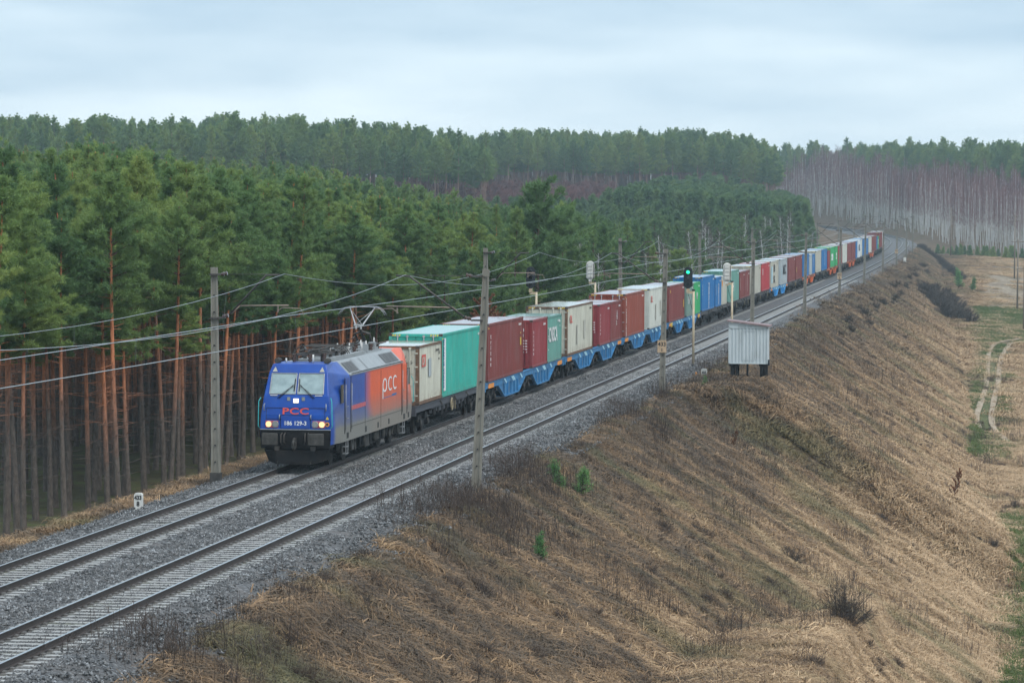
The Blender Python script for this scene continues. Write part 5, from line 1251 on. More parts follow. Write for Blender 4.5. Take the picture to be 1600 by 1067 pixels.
BARE = [bare_tree(s, H, .075, 'birch', 'twig_grey', .30, .24, 30, 22, .7, .022, .02) for s, H in ((71, 9.5), (72, 8.2))]
OAK = bare_tree(75, 5.5, .07, 'barkd', 'brownleaf', .10, .36, 34, 70, .17, .15, .012)
lean_ = random.Random(8)
def put_tree(kind, pair, x, y, label, cat, group, sc=1.0, rz=0.0, z=None, sz=None):
    z = float(height(np.array([x]), np.array([y]))[0]) if z is None else z
    t = tag(empty(kind, (x, y, z-.05), rz), label, cat, group); t.scale = (sc, sc, sz or sc); t.rotation_euler.x = lean_.uniform(-.025, .025); t.rotation_euler.y = lean_.uniform(-.025, .025)
    link('trunk' if 'bush' not in kind else 'stems', pair[0], t); link('crown', pair[1], t); return t
# --- candidates for the near pine stand on the wooded side
def scatter(x0, x1, y0, y1, step, jit=.42):
    gx, gy = np.meshgrid(np.arange(x0, x1, step), np.arange(y0, y1, step)); gx = gx+(np.arange(gx.shape[0])[:, None] % 2)*step/2
    p = np.stack([gx.ravel(), gy.ravel()], 1); return p+rng.uniform(-jit, jit, p.shape)*step
def azpx(p): return 1577+5343.46*(p[:, 0]-26.4761)/p[:, 1]
P = scatter(-120, -11.0, 118, 430, 2.65)
hd, dd, _ = height(P[:, 0], P[:, 1], True); az = azpx(P); D = P[:, 1]
edge = -12.4+.9*vnoise(P[:, 1]*.12, P[:, 1]*0, 31)
ok = (P[:, 0] < edge) & (az < 780) & (az > -160); P1 = P[ok]; az1 = az[ok]; h1 = hd[ok]
order = np.argsort(P1[:, 1]+np.maximum(0, -azpx(P1))*3+.55*np.maximum(0, -12-P1[:, 0])); P1 = P1[order]; h1 = h1[order]; az1 = az1[order]
# pines left of px 600 are tall and bare below; towards the right they get shorter and bushier
def pine_label(x, y, a):
    row = 'front edge' if x > -15 else ('second rows' if x > -20 else 'inner rows')
    where = 'by the white stone' if a < 250 else ('by the tarred mast' if a < 400 else ('behind the locomotive' if a < 600 else 'above the turquoise container'))
    return 'bare trunked pine in the %s of the stand, %s' % (row, where)
n_ind = 0; rest = []
SK = np.array([[-200, 225], [0, 222], [60, 240], [105, 203], [150, 225], [230, 235], [290, 248], [340, 262], [430, 262], [500, 275], [560, 290], [640, 305], [720, 318], [800, 322], [900, 350]])
for i in range(len(P1)):
    x, y = P1[i]; a_ = az1[i]
    ztop = 9.78+(328-np.interp(a_, SK[:, 0], SK[:, 1]))*y/5343.46   # crown line seen along the stand
    want = ztop-h1[i]-1.1-rng.uniform(-.9, 3.6); want = min(max(want, 9.0), 19.5)
    if y > 235: want = min(want, 16.5)
    if n_ind < 262:
        k = int(rng.integers(0, 6)); H = (16.6, 17.4, 15.6, 16.9, 17.9, 16.0)[k]; sc = want/H
        put_tree('pine_tree', PINES[k], float(x), float(y), pine_label(x, y, a_), 'pine tree', 'tall pines of the stand left of the train', float(.5+.5*sc) if sc < 1 else float(sc), float(rng.uniform(0, 6.28)), float(h1[i]), float(sc)); n_ind += 1
    else: rest.append((x, y, h1[i], want/17.0, int(rng.integers(0, 6))))
# --- bushy pines behind the train
bl = 'dark green bushy pine with branches down to the ground behind the train'
B = [(800, 245, 1.0, 0), (845, 262, 1.22, 1), (900, 275, 1.05, 1), (770, 232, .82, 1), (960, 300, .90, 0), (1000, 320, .80, 1), (720, 236, .85, 0), (690, 224, .80, 2), (870, 300, 1.1, 0), (925, 320, .95, 2), (1045, 345, .70, 0), (1080, 372, .66, 1), (820, 290, 1.0, 1), (760, 262, .9, 2), (655, 228, .85, 1), (620, 222, .85, 0), (1120, 400, .62, 2), (590, 215, .8, 2), (985, 345, .85, 2), (1020, 365, .8, 0)]
for px, Y, sc, k in B:
    x = min(pxy(px, Y), -9.0); put_tree('bushy_pine', BUSHY[k], x, Y, bl if (px, Y) != (845, 262) else 'largest bushy pine behind the train, a broad cone of dark green', 'pine tree', 'bushy pines close behind the train' if (px, Y) != (845, 262) else None, sc, px*.7)
# --- young pines and thin bare trees along the line
P = scatter(-75, -9.5, 330, 690, 3.6); az = azpx(P); hd = height(P[:, 0], P[:, 1]); ok = (az > 930) & (az < 1279+0*az) & (P[:, 0] < -10.5+1.0*vnoise(P[:, 1]*.1, P[:, 1]*0, 41)); P2 = P[ok]; h2 = hd[ok]; o_ = np.argsort(P2[:, 1]-P2[:, 0]*2.2); P2 = P2[o_]; h2 = h2[o_]; yrest = []
for i in range(len(P2)):
    if i < 170: put_tree('young_pine', YOUNG[i % 3], float(P2[i, 0]), float(P2[i, 1]), 'young green pine in the thicket along the far side of the train', 'pine tree', 'young pines along the line', float(rng.uniform(.75, 1.25)), float(rng.uniform(0, 6.28)), float(h2[i]))
    else: yrest.append((P2[i, 0], P2[i, 1], h2[i], rng.uniform(.8, 1.2), int(rng.integers(0, 2))))
for i in range(46):
    s = 300+i*7.6+rng.uniform(-2, 2); x, y, a, z = path_at(s, -8.5-rng.uniform(0, 7)); put_tree('bare_birch', BARE[i % 2], float(x), float(y), 'thin leafless birch with a pale trunk along the far side of the train', 'birch tree', 'thin leafless birches along the line', float(rng.uniform(.7, 1.15)), float(rng.uniform(0, 6.28)))
for px, Y, sc, lb in ((742, 222, 1.15, 'small oak with brown dead leaves in front of the bushy pines'), (775, 228, .9, 'low oak scrub with brown dead leaves behind the white container'), (640, 212, .7, 'dead leaved oak sapling above the turquoise container')):
    put_tree('oak_tree', OAK, min(pxy(px, Y), -7.5), Y, lb, 'oak tree', None, sc, px)
# --- birch wood
def in_birch(p):
    a = azpx(p); D = p[:, 1]; front = np.interp(a, [1180, 1250, 1300, 1350, 1400, 1440, 1500, 1600, 1800], [1240, 1260, 1250, 1160, 1060, 950, 885, 865, 850]); back = np.interp(a, [1180, 1300, 1400, 1500, 1600, 1800], [1330, 1345, 1190, 1035, 990, 985])
    return (a > 1190) & (a < 1800) & (D > front) & (D < back)
P = scatter(-110, 80, 840, 1350, 3.1); P = P[in_birch(P)]; h3 = height(P[:, 0], P[:, 1]); dtr, _ = path_dist(P[:, 0], P[:, 1]); k_ = (np.abs(dtr-2) > 9); P = P[k_]; h3 = h3[k_]
fr = np.interp(azpx(P), [1180, 1250, 1300, 1350, 1400, 1440, 1500, 1600, 1800], [1240, 1260, 1250, 1160, 1060, 950, 885, 865, 850]); o_ = np.argsort((P[:, 1]-fr)+np.maximum(0, azpx(P)-1600)*.3); P = P[o_]; h3 = h3[o_]; brest = []
for i in range(len(P)):
    sc = float(rng.uniform(.72, 1.0))*(1.15 if azpx(P[i:i+1])[0] < 1400 else 1.0)
    if i < 290: put_tree('birch_tree', BIRCH[i % 4], float(P[i, 0]), float(P[i, 1]), 'white trunked birch with reddish bare twigs at the front of the birch wood', 'birch tree', 'birches at the front of the birch wood', sc, float(rng.uniform(0, 6.28)), float(h3[i]))
    else: brest.append((P[i, 0], P[i, 1], h3[i], sc, int(rng.integers(0, 4))))
# --- scattered masses as instanced stuff
def joined(pair, name):
    me = bpy.data.meshes.new(name); bm = bmesh.new(); bm.from_mesh(pair[0]); n0 = len(bm.faces); bm.from_mesh(pair[1]); bm.faces.ensure_lookup_table()
    for i in range(n0, len(bm.faces)): bm.faces[i].material_index = 1
    bm.to_mesh(me); bm.free(); me.materials.append(pair[0].materials[0]); me.materials.append(pair[1].materials[0]); o = bpy.data.objects.new(name, me); return o
def mass(name, pts, protos, label, cat, tilt=0.0, zr=None, bank=False):
    """pts rows: x,y,z,scale,variant (, normal tilt x, y)"""
    A = np.array([p[:5] for p in pts], float); n = len(A); me = bpy.data.meshes.new(name); me.vertices.add(n); me.vertices.foreach_set('co', A[:, :3].astype(np.float32).ravel())
    a1 = me.attributes.new('sc', 'FLOAT', 'POINT'); a1.data.foreach_set('value', A[:, 3].astype(np.float32)); a2 = me.attributes.new('var', 'INT', 'POINT'); a2.data.foreach_set('value', A[:, 4].astype(np.int32))
    rot = np.zeros((n, 3), np.float32); rot[:, 2] = rng.uniform(0, 6.28, n) if zr is None else zr
    if tilt: rot[:, 0] = rng.normal(0, tilt, n); rot[:, 1] = rng.normal(0, tilt, n)
    if bank:                                # lie with the slope of the ground
        hx = height(A[:, 0]+.6, A[:, 1])-height(A[:, 0]-.6, A[:, 1]); th = np.arctan(-hx/1.2); cz, sz_ = np.cos(rot[:, 2]), np.sin(rot[:, 2]); ct, st = np.cos(th), np.sin(th)
        rot[:, 1] = np.arcsin(np.clip(st*cz, -1, 1)); rot[:, 0] = np.arctan2(st*sz_, ct); rot[:, 2] = np.arctan2(sz_, ct*cz)
    a3 = me.attributes.new('rot', 'FLOAT_VECTOR', 'POINT'); a3.data.foreach_set('vector', rot.ravel())
    o = link(name, me); tag(o, label, cat, None, 'stuff'); g = bpy.data.node_groups.new(name, 'GeometryNodeTree'); g.interface.new_socket('Geometry', in_out='INPUT', socket_type='NodeSocketGeometry'); g.interface.new_socket('Geometry', in_out='OUTPUT', socket_type='NodeSocketGeometry')
    N = g.nodes.new; gi = N('NodeGroupInput'); go = N('NodeGroupOutput'); jn = N('GeometryNodeJoinGeometry'); l = g.links.new
    def attr(nm, ty): q = N('GeometryNodeInputNamedAttribute'); q.data_type = ty; q.inputs[0].default_value = nm; return q.outputs['Attribute']
    s_ = attr('sc', 'FLOAT'); r_ = attr('rot', 'FLOAT_VECTOR'); v_ = attr('var', 'INT')
    e2r = N('FunctionNodeEulerToRotation'); l(r_, e2r.inputs[0])
    for k, po in enumerate(protos):
        inf = N('GeometryNodeObjectInfo'); inf.inputs['Object'].default_value = po; inf.inputs['As Instance'].default_value = True
        c = N('FunctionNodeCompare'); c.data_type = 'INT'; c.operation = 'EQUAL'; l(v_, c.inputs[2]); c.inputs[3].default_value = k
        ip = N('GeometryNodeInstanceOnPoints'); l(gi.outputs[0], ip.inputs['Points']); l(c.outputs[0], ip.inputs['Selection']); l(inf.outputs['Geometry'], ip.inputs['Instance']); l(e2r.outputs[0], ip.inputs['Rotation']); l(s_, ip.inputs['Scale']); l(ip.outputs[0], jn.inputs[0])
    l(jn.outputs[0], go.inputs[0]); md = o.modifiers.new('scatter', 'NODES'); md.node_group = g; return o
JP = [joined(p, 'pine_stand_tree') for p in PINES]; JF = [joined(p, 'far_pine') for p in FARP]; JY = [joined(p, 'far_young_pine') for p in FARY]; JB = [joined(p, 'far_birch') for p in BIRCH]
# deeper rows of the near stand
P = scatter(-150, -20, 180, 470, 3.6); az = azpx(P); hh = height(P[:, 0], P[:, 1]); used = set((round(float(a), 2), round(float(b), 2)) for a, b, *_ in rest)
for i in range(len(P)):
    if -500 < az[i] < 760 and P[i, 1] > 300 and P[i, 0] < -30:
        want = min(16.5, 9.78+(328-np.interp(az[i], [-200, 300, 420, 520, 620, 700, 800], [262, 262, 262, 280, 296, 308, 326]))*P[i, 1]/5343.46-hh[i]-1.0-rng.uniform(-.5, 3))
        if want > 5: rest.append((P[i, 0], P[i, 1], hh[i], want/17.0, int(rng.integers(0, 6))))
mass('pine_stand', rest, JP, 'deeper rows of the dark pine stand left of the train', 'pine wood')
# hill woods behind
def hill(x0, x1, y0, y1, step, cond):
    P = scatter(x0, x1, y0, y1, step); az = azpx(P); d_, _ = path_dist(P[:, 0], P[:, 1]); m = cond(az, P[:, 1]) & (np.abs(d_-2) > 14); P = P[m]; return P, azpx(P), height(P[:, 0], P[:, 1])
hillp = []
SKY = np.array([[-1500, 195], [-300, 188], [0, 184], [60, 190], [130, 187], [240, 192], [300, 188], [345, 181], [470, 183], [560, 196], [640, 201], [700, 207], [740, 219], [780, 207], [860, 205], [930, 210], [1000, 205], [1060, 202], [1110, 207], [1160, 212], [1205, 219], [1222, 221], [1400, 213], [1460, 216], [1600, 222], [2200, 225]])
P, az, hz_ = hill(-420, 200, 560, 1400, 4.6, lambda a, D: (a > -500) & (a < 2200) & (((a < 760) & (D > 690+.08*np.maximum(a, 0)) & (D < 960)) | ((a >= 700) & (a < 1216) & (D > 935+.05*(a-700)) & (D < 1330)) | ((a >= 1200) & (D > np.interp(a, [1200, 1300, 1400, 1500, 1600], [1330, 1348, 1195, 1040, 995])) & (D < np.interp(a, [1200, 1400, 1500, 1600], [1400, 1390, 1180, 1120])))))
for i in range(len(P)):
    ztop = 9.78+(328-4-np.interp(az[i], SKY[:, 0], SKY[:, 1]))*P[i, 1]/5343.46; want = np.clip(ztop-hz_[i]-rng.uniform(-1.8, 4.0), 9, 24); want = min(want, rng.uniform(17, 23))
    hillp.append((P[i, 0], P[i, 1], hz_[i], want/19.6, int(rng.integers(0, 4))))
mass('pine_forest', hillp, JF, 'hazy pine forest covering the hills along the horizon', 'pine forest')
midp = []                                            # darker rounded pines on the near hillside
P, az, hz_ = hill(-200, -14, 330, 620, 5.2, lambda a, D: (a > 150) & (a < 1010) & (D > 340) & (D < 560))
for i in range(len(P)):
    ztop = 9.78+(328-np.interp(az[i], [150, 300, 330, 420, 520, 620, 700, 800, 900, 1000], [262, 262, 258, 250, 270, 285, 300, 322, 332, 338]))*P[i, 1]/5343.46
    want = np.clip(ztop-hz_[i]-1.2-rng.uniform(-.8, 3.5), 4.5, 15); midp.append((P[i, 0], P[i, 1], hz_[i], want/18.6, int(rng.integers(0, 4))))
mass('pine_hillside', midp, JF, 'rounded dark pines on the slope behind the near stand', 'pine wood')
P, az, hz_ = hill(-170, -14, 600, 940, 3.4, lambda a, D: (a > 560) & (a < 1262) & (D > 620) & (D < np.interp(a, [560, 900, 950, 1250], [700, 760, 880, 900])))
for i in range(len(P)):
    want = 9.78+(328-np.interp(az[i], [560, 900, 950, 1000, 1060, 1105, 1150, 1200, 1262], [326, 325, 312, 298, 281, 273, 285, 298, 310]))*P[i, 1]/5343.46-hz_[i]-rng.uniform(-1.6, 4.2)
    if want > 2.0: yrest.append((P[i, 0], P[i, 1], hz_[i], min(want, 9.5)/6.6, int(rng.integers(0, 2))))
mass('young_pine_wood', yrest, JY, 'pale green young pines filling the shallow valley', 'young pine wood')
mass('birch_wood', brest, JB, 'deep rows of the pale trunked birch wood on the right', 'birch wood')
# purple bare scrub in the valley and below the forest edge
SCRUB = bare_tree(81, 4.2, .04, 'barkd', 'twig', .05, .45, 26, 34, .8, .05, .02); JS = [joined(SCRUB, 'scrub_bush')]
P, az, hz_ = hill(-200, -20, 700, 960, 4.0, lambda a, D: (a > 560) & (a < 960) & (D > np.interp(a, [560, 960], [720, 800])) & (D < 930))
mass('valley_scrub', [(P[i, 0], P[i, 1], hz_[i], rng.uniform(.7, 1.3), 0) for i in range(len(P))], JS, 'purplish leafless scrub in front of the hill forest', 'scrub')
# --- things growing on the grassy bank
def shrub(seed, n, R, Hh, tw, tl, wd, mat='twig_grey'):
    """rounded leafless bush: many stems fanning out from the ground"""
    r = np.random.default_rng(seed); limbs = []; P = []; D_ = []
    for i in range(n):
        a = r.uniform(0, 6.28); el = r.uniform(.25, 1.45); d = np.array([math.cos(a)*math.cos(el)*R/Hh, math.sin(a)*math.cos(el)*R/Hh, math.sin(el)]); l = Hh*r.uniform(.55, 1.0); b = np.array([r.normal(0, .15*R), r.normal(0, .15*R), -.05]); e_ = b+d*l
        limbs.append((b, e_, wd*.7, wd*.3)); t = r.uniform(.25, 1.0, tw); P.append(b+(e_-b)*t[:, None]); D_.append(unit(np.tile(unit(d), (tw, 1))+r.normal(size=(tw, 3))*.6))
    P = np.vstack(P); D_ = np.vstack(D_); m = len(P); v, f = blades(P, D_, r.uniform(.4, 1.2, m)*tl, np.full(m, wd), r); v2, f2 = limb_tris(limbs)
    return np_mesh('stems', v2, f2, [V['barkd']]), np_mesh('crown', v, f, [V[mat]])
BUSH = [shrub(s, 60, R, H, 34, .5, .013) for s, R, H in ((91, 1.3, 1.9), (92, 1.2, 1.5))]
FBUSH = shrub(93, 60, 2.6, 2.8, 40, .8, .05)
SAP = [pine(s, H, .35, .42, cone, 60, 13, .17, .020, 'needles_bright', 'barkd', .02, 0) for s, H in ((95, 1.6), (96, 1.25))]
OAKS = bare_tree(97, 1.9, .02, 'barkd', 'brownleaf', .1, .30, 20, 24, .12, .09, .01)
def on_bank(px, py):
    """where the sight line through a point of the bank meets the ground"""
    D = np.arange(80, 900, .5); x = 26.4761+(px-1577)/5343.46*D; zl = 9.78-(py-328)/5343.46*D; h = height(x, D); j = np.argmax(zl < h); return float(x[j]), float(D[j])
for px, py, sc, k, lb in ((1328, 975, 1.15, 0, 'large leafless grey bush low on the grassy bank'), (1245, 880, .62, 1, 'smaller leafless bush left of the large one on the bank'), (1392, 880, .45, 1, 'low leafless bush above the large one on the bank'), (1590, 790, .6, 0, 'leafless bush at the foot of the bank by the green verge'), (1555, 850, .5, 1, 'thin leafless bush at the edge of the green verge')):
    x, y = on_bank(px, py); put_tree('bare_bush', BUSH[k], x, y, lb, 'bush', None, sc, px)
for px, py, sc, k, lb in ((850, 893, .7, 0, 'pine sapling with a bare lower stem in the middle of the bank'), (906, 782, .95, 1, 'bright green pine sapling higher on the bank'), (883, 780, .85, 0, 'slim pine sapling beside the bright green one'), (820, 1 and 585+0, .0, 0, '')):
    if sc: x, y = on_bank(px, py); put_tree('pine_sapling', SAP[k], x, y, lb, 'pine sapling', None, sc, px)
for px, py, sc, lb in ((1105, 606, .42, 'small dark pine sapling under the white stone near the signal'), (1500, 448, 2.1, 'young dark pine alone at the foot of the bank'), (1520, 452, 1.5, 'small pine beside the lone young pine at the foot of the bank')):
    x, y = on_bank(px, py); put_tree('pine_sapling', SAP[0], x, y, lb, 'pine sapling', None, sc*1.1, px)
x, y = on_bank(1493, 775); put_tree('oak_sapling', OAKS, x, y, 'small oak sapling holding brown leaves near the foot of the bank', 'oak sapling', None, 1.0)
x, y = on_bank(1150, 700); put_tree('oak_sapling', OAKS, x, y, 'low brown leaved sapling halfway up the bank below the hut', 'oak sapling', None, .55)
for i, (px, py, sc) in enumerate([(1446, 446, .8), (1452, 456, .9), (1460, 452, .9), (1462, 466, 1.0), (1472, 462, 1.0), (1474, 476, 1.0), (1484, 470, 1.0), (1488, 484, 1.0), (1496, 478, 1.0), (1502, 490, .9), (1510, 486, .8), (1466, 444, .6), (1482, 452, .7), (1520, 494, .7), (1492, 462, .7), (1478, 486, .8)]):
    x, y = on_bank(px, py+6); put_tree('thicket_bush', FBUSH, x, y, 'dark leafless bush of the thicket on the far bank slope', 'bush', 'dark thicket bushes on the bank slope', sc*.9, i*1.3)
for i in range(26):
    px = 1440+i*2.6; py = 380+i*2.0; x, y = on_bank(px, py+4); put_tree('hedge_bush', FBUSH, x, y, 'leafless bush of the hedge line along the foot of the far bank', 'bush', 'bushes of the hedge line at the foot of the bank', .42+.1*(i % 3), i*1.7)
for i in range(34):
    s = 330+i*11+rng.uniform(-4, 4); x, y, a, z = path_at(s, 9.2+rng.uniform(0, 2.2)); put_tree('shoulder_bush', FBUSH, float(x), float(y), 'low dark scrub bush on the bank shoulder beside the far masts', 'bush', 'scrub bushes on the bank shoulder', float(rng.uniform(.22, .42)), float(rng.uniform(0, 6)))
SPR = [pine(s, H, .2, 1.3, cone, 200, 16, .5, .10, 'needles', 'barkd', .06, 0) for s, H in ((98, 3.6),)]
for i in range(30):
    px = 1470+i*5.6+rng.uniform(-3, 3); Y = 872-.4*i+rng.uniform(-12, 4); x = pxy(px, Y)
    if i % 7 != 3: put_tree('small_spruce', SPR[0], x, Y, 'small dark conifer at the foot of the birch wood', 'conifer', 'small conifers at the foot of the birch wood', float(rng.uniform(.35, .8))*(1.9 if i in (18, 19, 20, 24, 25) else 1), i)
def rut_line(px_pts): return catmull([on_bank(a, b) for a, b in px_pts], 14)
RUTP = [[(1600, 694), (1578, 684), (1560, 668), (1553, 645), (1558, 615), (1563, 590), (1565, 565), (1572, 545), (1590, 531), (1640, 524)], [(1534, 668), (1531, 645), (1541, 610), (1546, 580), (1547, 555), (1552, 538), (1570, 529), (1600, 524)]]
RUTS = [rut_line(p) for p in RUTP]; RUTS = [C[np.argsort(C[:, 1])] for C in RUTS]
# --- dry grass, stalks
def mk_grass():
    m = NT('dry_grass'); n1 = m.noise(.22, 5, .65, kind='World', sc=(.55, 1.1, 1), dist=1.4); n2 = m.noise(1.4, 3, .65, kind='World', sc=(.7, 1, 1), dist=.6); oi = m.n('ShaderNodeObjectInfo').outputs['Random']; pos = m.sep(m.coord('World'))
    foot = m.ramp(m.math('DIVIDE', m.math('ADD', pos[0], 40.0), 80.0), [(.43, .10), (.49, 0.0), (.61, 0.0), (.81, .36)])
    f = m.math('ADD', m.math('ADD', m.math('MULTIPLY', n1, 1.0), m.math('MULTIPLY', n2, .35)), m.math('ADD', m.math('MULTIPLY', m.math('SUBTRACT', oi, .5), .28), foot))
    c = m.ramp(f, [(.48, (.070, .054, .045)), (.66, (.138, .103, .070)), (.81, (.270, .172, .098)), (.96, (.45, .300, .165)), (1.0, (.58, .41, .25))])
    gm = m.noise(.11, 4, .6, kind='World', sc=(1, 1.3, 1)); c = m.mix(m.ramp(gm, [(.52, 0.0), (.66, .6)]), c, (.150, .150, .068)); m.set(col=c, rough=.8, spec=.2); return m.mat
V['grass'] = mk_grass(); V['stalk'] = simple('weed_stalk', (.075, .055, .045), .85, 0, .35, 3)
V['greengrass'] = mk_needles('green_grass', [(.3, (.085, .13, .035)), (.6, (.14, .19, .055)), (.9, (.22, .24, .10))])
def tuft(seed, n, R0, L0, lean, wd, mat, flat=.35):
    """matted dry grass: blades rise, bend over and lie down the slope (+x)"""
    r = np.random.default_rng(seed); V_ = []; F = []
    for i in range(n):
        b = np.array([r.normal(0, R0), r.normal(0, R0), 0]); a = r.normal(0, .75)+lean; d = np.array([math.cos(a), math.sin(a), 0]); l = L0*r.uniform(.6, 1.3); up = r.uniform(.25, .9)*flat; side = np.array([-d[1], d[0], 0])*wd*r.uniform(.6, 1.4)/2
        p = [b, b+d*l*.25+np.array([0, 0, l*up*.85]), b+d*l*.62+np.array([0, 0, l*up*1.0]), b+d*l+np.array([0, 0, l*up*r.uniform(.1, .8)-.03])]; k = len(V_)
        V_ += [p[0]-side, p[0]+side, p[1]-side, p[1]+side, p[2]-side*.7, p[2]+side*.7, p[3]-side*.15, p[3]+side*.15]; F += [(k, k+1, k+3, k+2), (k+2, k+3, k+5, k+4), (k+4, k+5, k+7, k+6)]
    me = np_mesh('grass_tuft', np.array(V_), np.array(F), [mat]); return bpy.data.objects.new('grass_tuft', me)
TU = [tuft(s, 75, .26, .62, .15*(s-2), .022, V['grass']) for s in range(5)]; TUF = [tuft(s+20, 90, .60, 1.0, .2*(s-1), .038, V['grass'], .30) for s in range(3)]
def sc_area(n, x0, x1, y0, y1):
    x = rng.uniform(x0, x1, n); y = rng.uniform(y0, y1, n); h, d, z = height(x, y, True); return x, y, h, d
pts = []; zrs = []
def add_grass(n, x0, x1, y0, y1, s0, s1, lo=7.25, hi=60, nv=5, keep=None):
    x, y, h, d = sc_area(n, x0, x1, y0, y1); lim = lo+.55*vnoise(y*.33, y*0, 51)+.5*vnoise(y*1.2, y*0, 52); clump = vnoise(x*.6, y*.45, 53)+.6*vnoise(x*1.9, y*1.4, 54); px = 1577+5343.46*(x-26.4761)/y
    m = (d > lim) & (d < hi) & (px < 1760) & (rng.uniform(-1.6, 1.2, n) < clump+.55)
    if keep is not None: m &= keep(x, y)
    return np.stack([x[m], y[m], h[m], rng.uniform(s0, s1, m.sum())*(1+.35*clump[m]), rng.integers(0, nv, m.sum())], 1)
def near_rut(x, y):
    r = np.zeros(len(x), bool)
    for C in RUTS:
        k = (y > 280) & (y < 520) & (x > 20); r[k] |= (np.hypot(x[k][:, None]-C[:, 0], (y[k][:, None]-C[:, 1])*.35).min(1) < .85)
    return r
green_foot = lambda x, y: (zone_green(x, y) < rng.uniform(.15, 1.35, len(x))) & (zone_sand(x, y) < rng.uniform(.1, .8, len(x))) & ~near_rut(x, y)
near = np.vstack([add_grass(60000, 5.5, 34, 70, 185, .7, 1.25, keep=green_foot), add_grass(34000, 5.5, 34, 185, 330, .95, 1.6, keep=green_foot)])
mass('dry_grass', near, TU, 'matted dry tan and brown grass covering the near bank', 'grass', .10, rng.normal(0, .5, len(near)), True)
far = add_grass(34000, 6, 46, 315, 860, .8, 1.4, nv=3, keep=lambda x, y: green_foot(x, y) & ((y < 520) | (x < 16) | (x > 36) | (rng.uniform(0, 1, len(x)) < .25)))
mass('far_dry_grass', far, TUF, 'dry grass on the far part of the bank and the clearing', 'grass', .10, rng.normal(0, .45, len(far)), True)
vx, vy, vh, vd = sc_area(9000, -7.5, -3.4, 88, 330); m = (vd < -3.85-.25*vnoise(vy*.4, vy*0, 61)) & (vd > -7.2)
mass('verge_grass', np.stack([vx[m], vy[m], vh[m], rng.uniform(.5, .95, m.sum()), rng.integers(0, 5, m.sum())], 1), TU, 'strip of pale dry grass between ballast and pine stand', 'grass', .1)
GT_ = [tuft(s+60, 90, .30, .22, 0, .02, V['greengrass'], 1.0) for s in range(3)]
gx, gy, gh, gd = sc_area(42000, 21, 36, 95, 600); m = (zone_green(gx, gy) > rng.uniform(.1, .8, len(gx))) & ~near_rut(gx, gy) & (rng.uniform(-1, 1, len(gx)) < vnoise(gx*.5, gy*.5, 71)+.5)
mass('green_verge', np.stack([gx[m], gy[m], gh[m], rng.uniform(.8, 1.6, m.sum()), rng.integers(0, 3, m.sum())], 1), GT_, 'green grass strip along the foot of the bank', 'grass')
tx, ty, th, td = sc_area(2600, -.7, .7, 62, 122); m = vnoise(tx*.8, ty*.35, 81) > .15
def stalks(seed, n, R0):
    r = np.random.default_rng(seed); V_ = []; F = []
    for i in range(n):
        b = np.array([r.normal(0, R0), r.normal(0, R0), 0]); t_ = b+np.array([r.normal(0, .10), r.normal(0, .10), r.uniform(.35, .95)]); w = .006; k = len(V_)
        for s_ in (np.array([1, 0, 0]), np.array([0, 1, 0])):
            k = len(V_); V_ += [b-s_*w, b+s_*w, t_+s_*w*.5, t_-s_*w*.5]; F.append((k, k+1, k+2, k+3))
        for q in range(3):
            p = b+(t_-b)*r.uniform(.5, .95); e_ = p+np.array([r.normal(0, .10), r.normal(0, .10), .14]); k = len(V_); V_ += [p-np.array([.005, 0, 0]), p+np.array([.005, 0, 0]), e_+np.array([.004, 0, 0]), e_-np.array([.004, 0, 0])]; F.append((k, k+1, k+2, k+3))
    return bpy.data.objects.new('stalks', np_mesh('stalks', np.array(V_), np.array(F), [V['stalk']]))
ST = [stalks(s, 14, .40) for s in range(3)]
x, y, h, d = sc_area(4200, 6, 30, 74, 330); cl = vnoise(x*.22, y*.16, 91)+.5*vnoise(x*.7, y*.5, 92); m = (d > 6.4) & (rng.uniform(0, 1.3, len(x)) < cl)
wx, wy, wh, wd_ = sc_area(800, 5.2, 9.5, 74, 190); k = (wd_ > 6.0) & (vnoise(wy*.12, wy*0, 97) > .15)
W_ = np.vstack([np.stack([x[m], y[m], h[m], rng.uniform(.7, 1.3, m.sum()), rng.integers(0, 3, m.sum())], 1), np.stack([wx[k], wy[k], wh[k], rng.uniform(.7, 1.4, k.sum()), rng.integers(0, 3, k.sum())], 1)])
mass('dry_weeds', W_, ST, 'thin dark upright weed stalks standing in the dry grass', 'weeds', .06)
LB_ = [joined(shrub(s, 40, .50, .42, 30, .22, .007, 'brush'), 'low_brush') for s in (101, 102)]
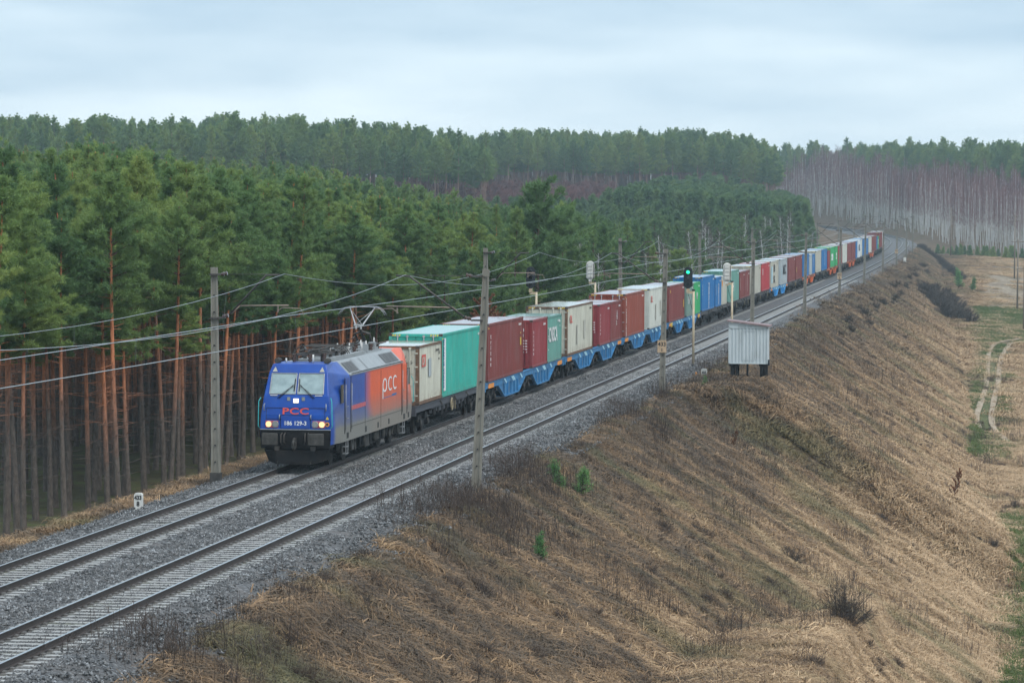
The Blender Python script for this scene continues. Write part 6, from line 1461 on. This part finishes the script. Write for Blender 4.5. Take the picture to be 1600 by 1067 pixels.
x, y, h, d = sc_area(7500, 7, 27, 74, 420); cl = vnoise(x*.13, y*.12, 95)+.6*vnoise(x*.5, y*.4, 96)-(x-8)*.030; m = (d > 6.9) & (rng.uniform(-.5, 1.3, len(x)) < cl)
mass('low_brush', np.stack([x[m], y[m], h[m]-.03, rng.uniform(.5, 1.25, m.sum()), rng.integers(0, 2, m.sum())], 1), LB_, 'low grey brown twiggy brush scattered over the upper bank', 'brush', .1)
# wheel ruts of the dirt track at the foot of the bank
sm_ = NT('sandy_rut'); sm_.set(col=sm_.ramp(sm_.noise(1.4, 5, .7, kind='World'), [(.35, (.26, .20, .14)), (.65, (.45, .37, .28))]), rough=.95, spec=.1); V['sand'] = sm_.mat
for p_ in RUTP:
    C = rut_line(p_); Tn = np.gradient(C, axis=0); Tn /= np.linalg.norm(Tn, axis=1)[:, None]; vs = []
    for i, (c, t_) in enumerate(zip(C, Tn)):
        ww = .55*(1+.12*math.sin(i*.37))
        for k in (-.5, 0, .5): q = c+np.array([t_[1], -t_[0]])*ww*k; vs.append((q[0], q[1], float(height(np.array([q[0]]), np.array([q[1]]))[0])+.12))
    n = len(C); f = [(i*3+k, i*3+k+1, i*3+k+4, i*3+k+3) for i in range(n-1) for k in range(2)]; tag(link('path', np_mesh('path', np.array(vs), np.array(f), [V['sand']], None, True)), kind='structure')
st_, pr_ = stones(); mass('ballast_gravel', st_, pr_, 'loose grey crushed stone lying on the ballast bed', 'gravel')
# ------------------------------------------------------------------ air
def haze():
    m = bpy.data.materials.new('haze'); m.use_nodes = True; t = m.node_tree; t.nodes.clear(); o = t.nodes.new('ShaderNodeOutputMaterial'); v = t.nodes.new('ShaderNodeVolumePrincipled')
    v.inputs['Color'].default_value = (.66, .83, .92, 1); v.inputs['Density'].default_value = 0.00023; v.inputs['Anisotropy'].default_value = 0.2; t.links.new(v.outputs[0], o.inputs['Volume'])
    b = MB(); b.box(-1450, 1450, -260, 2060, -16, 43); ob = b.build('haze', m); tag(ob, kind='stuff')
haze()
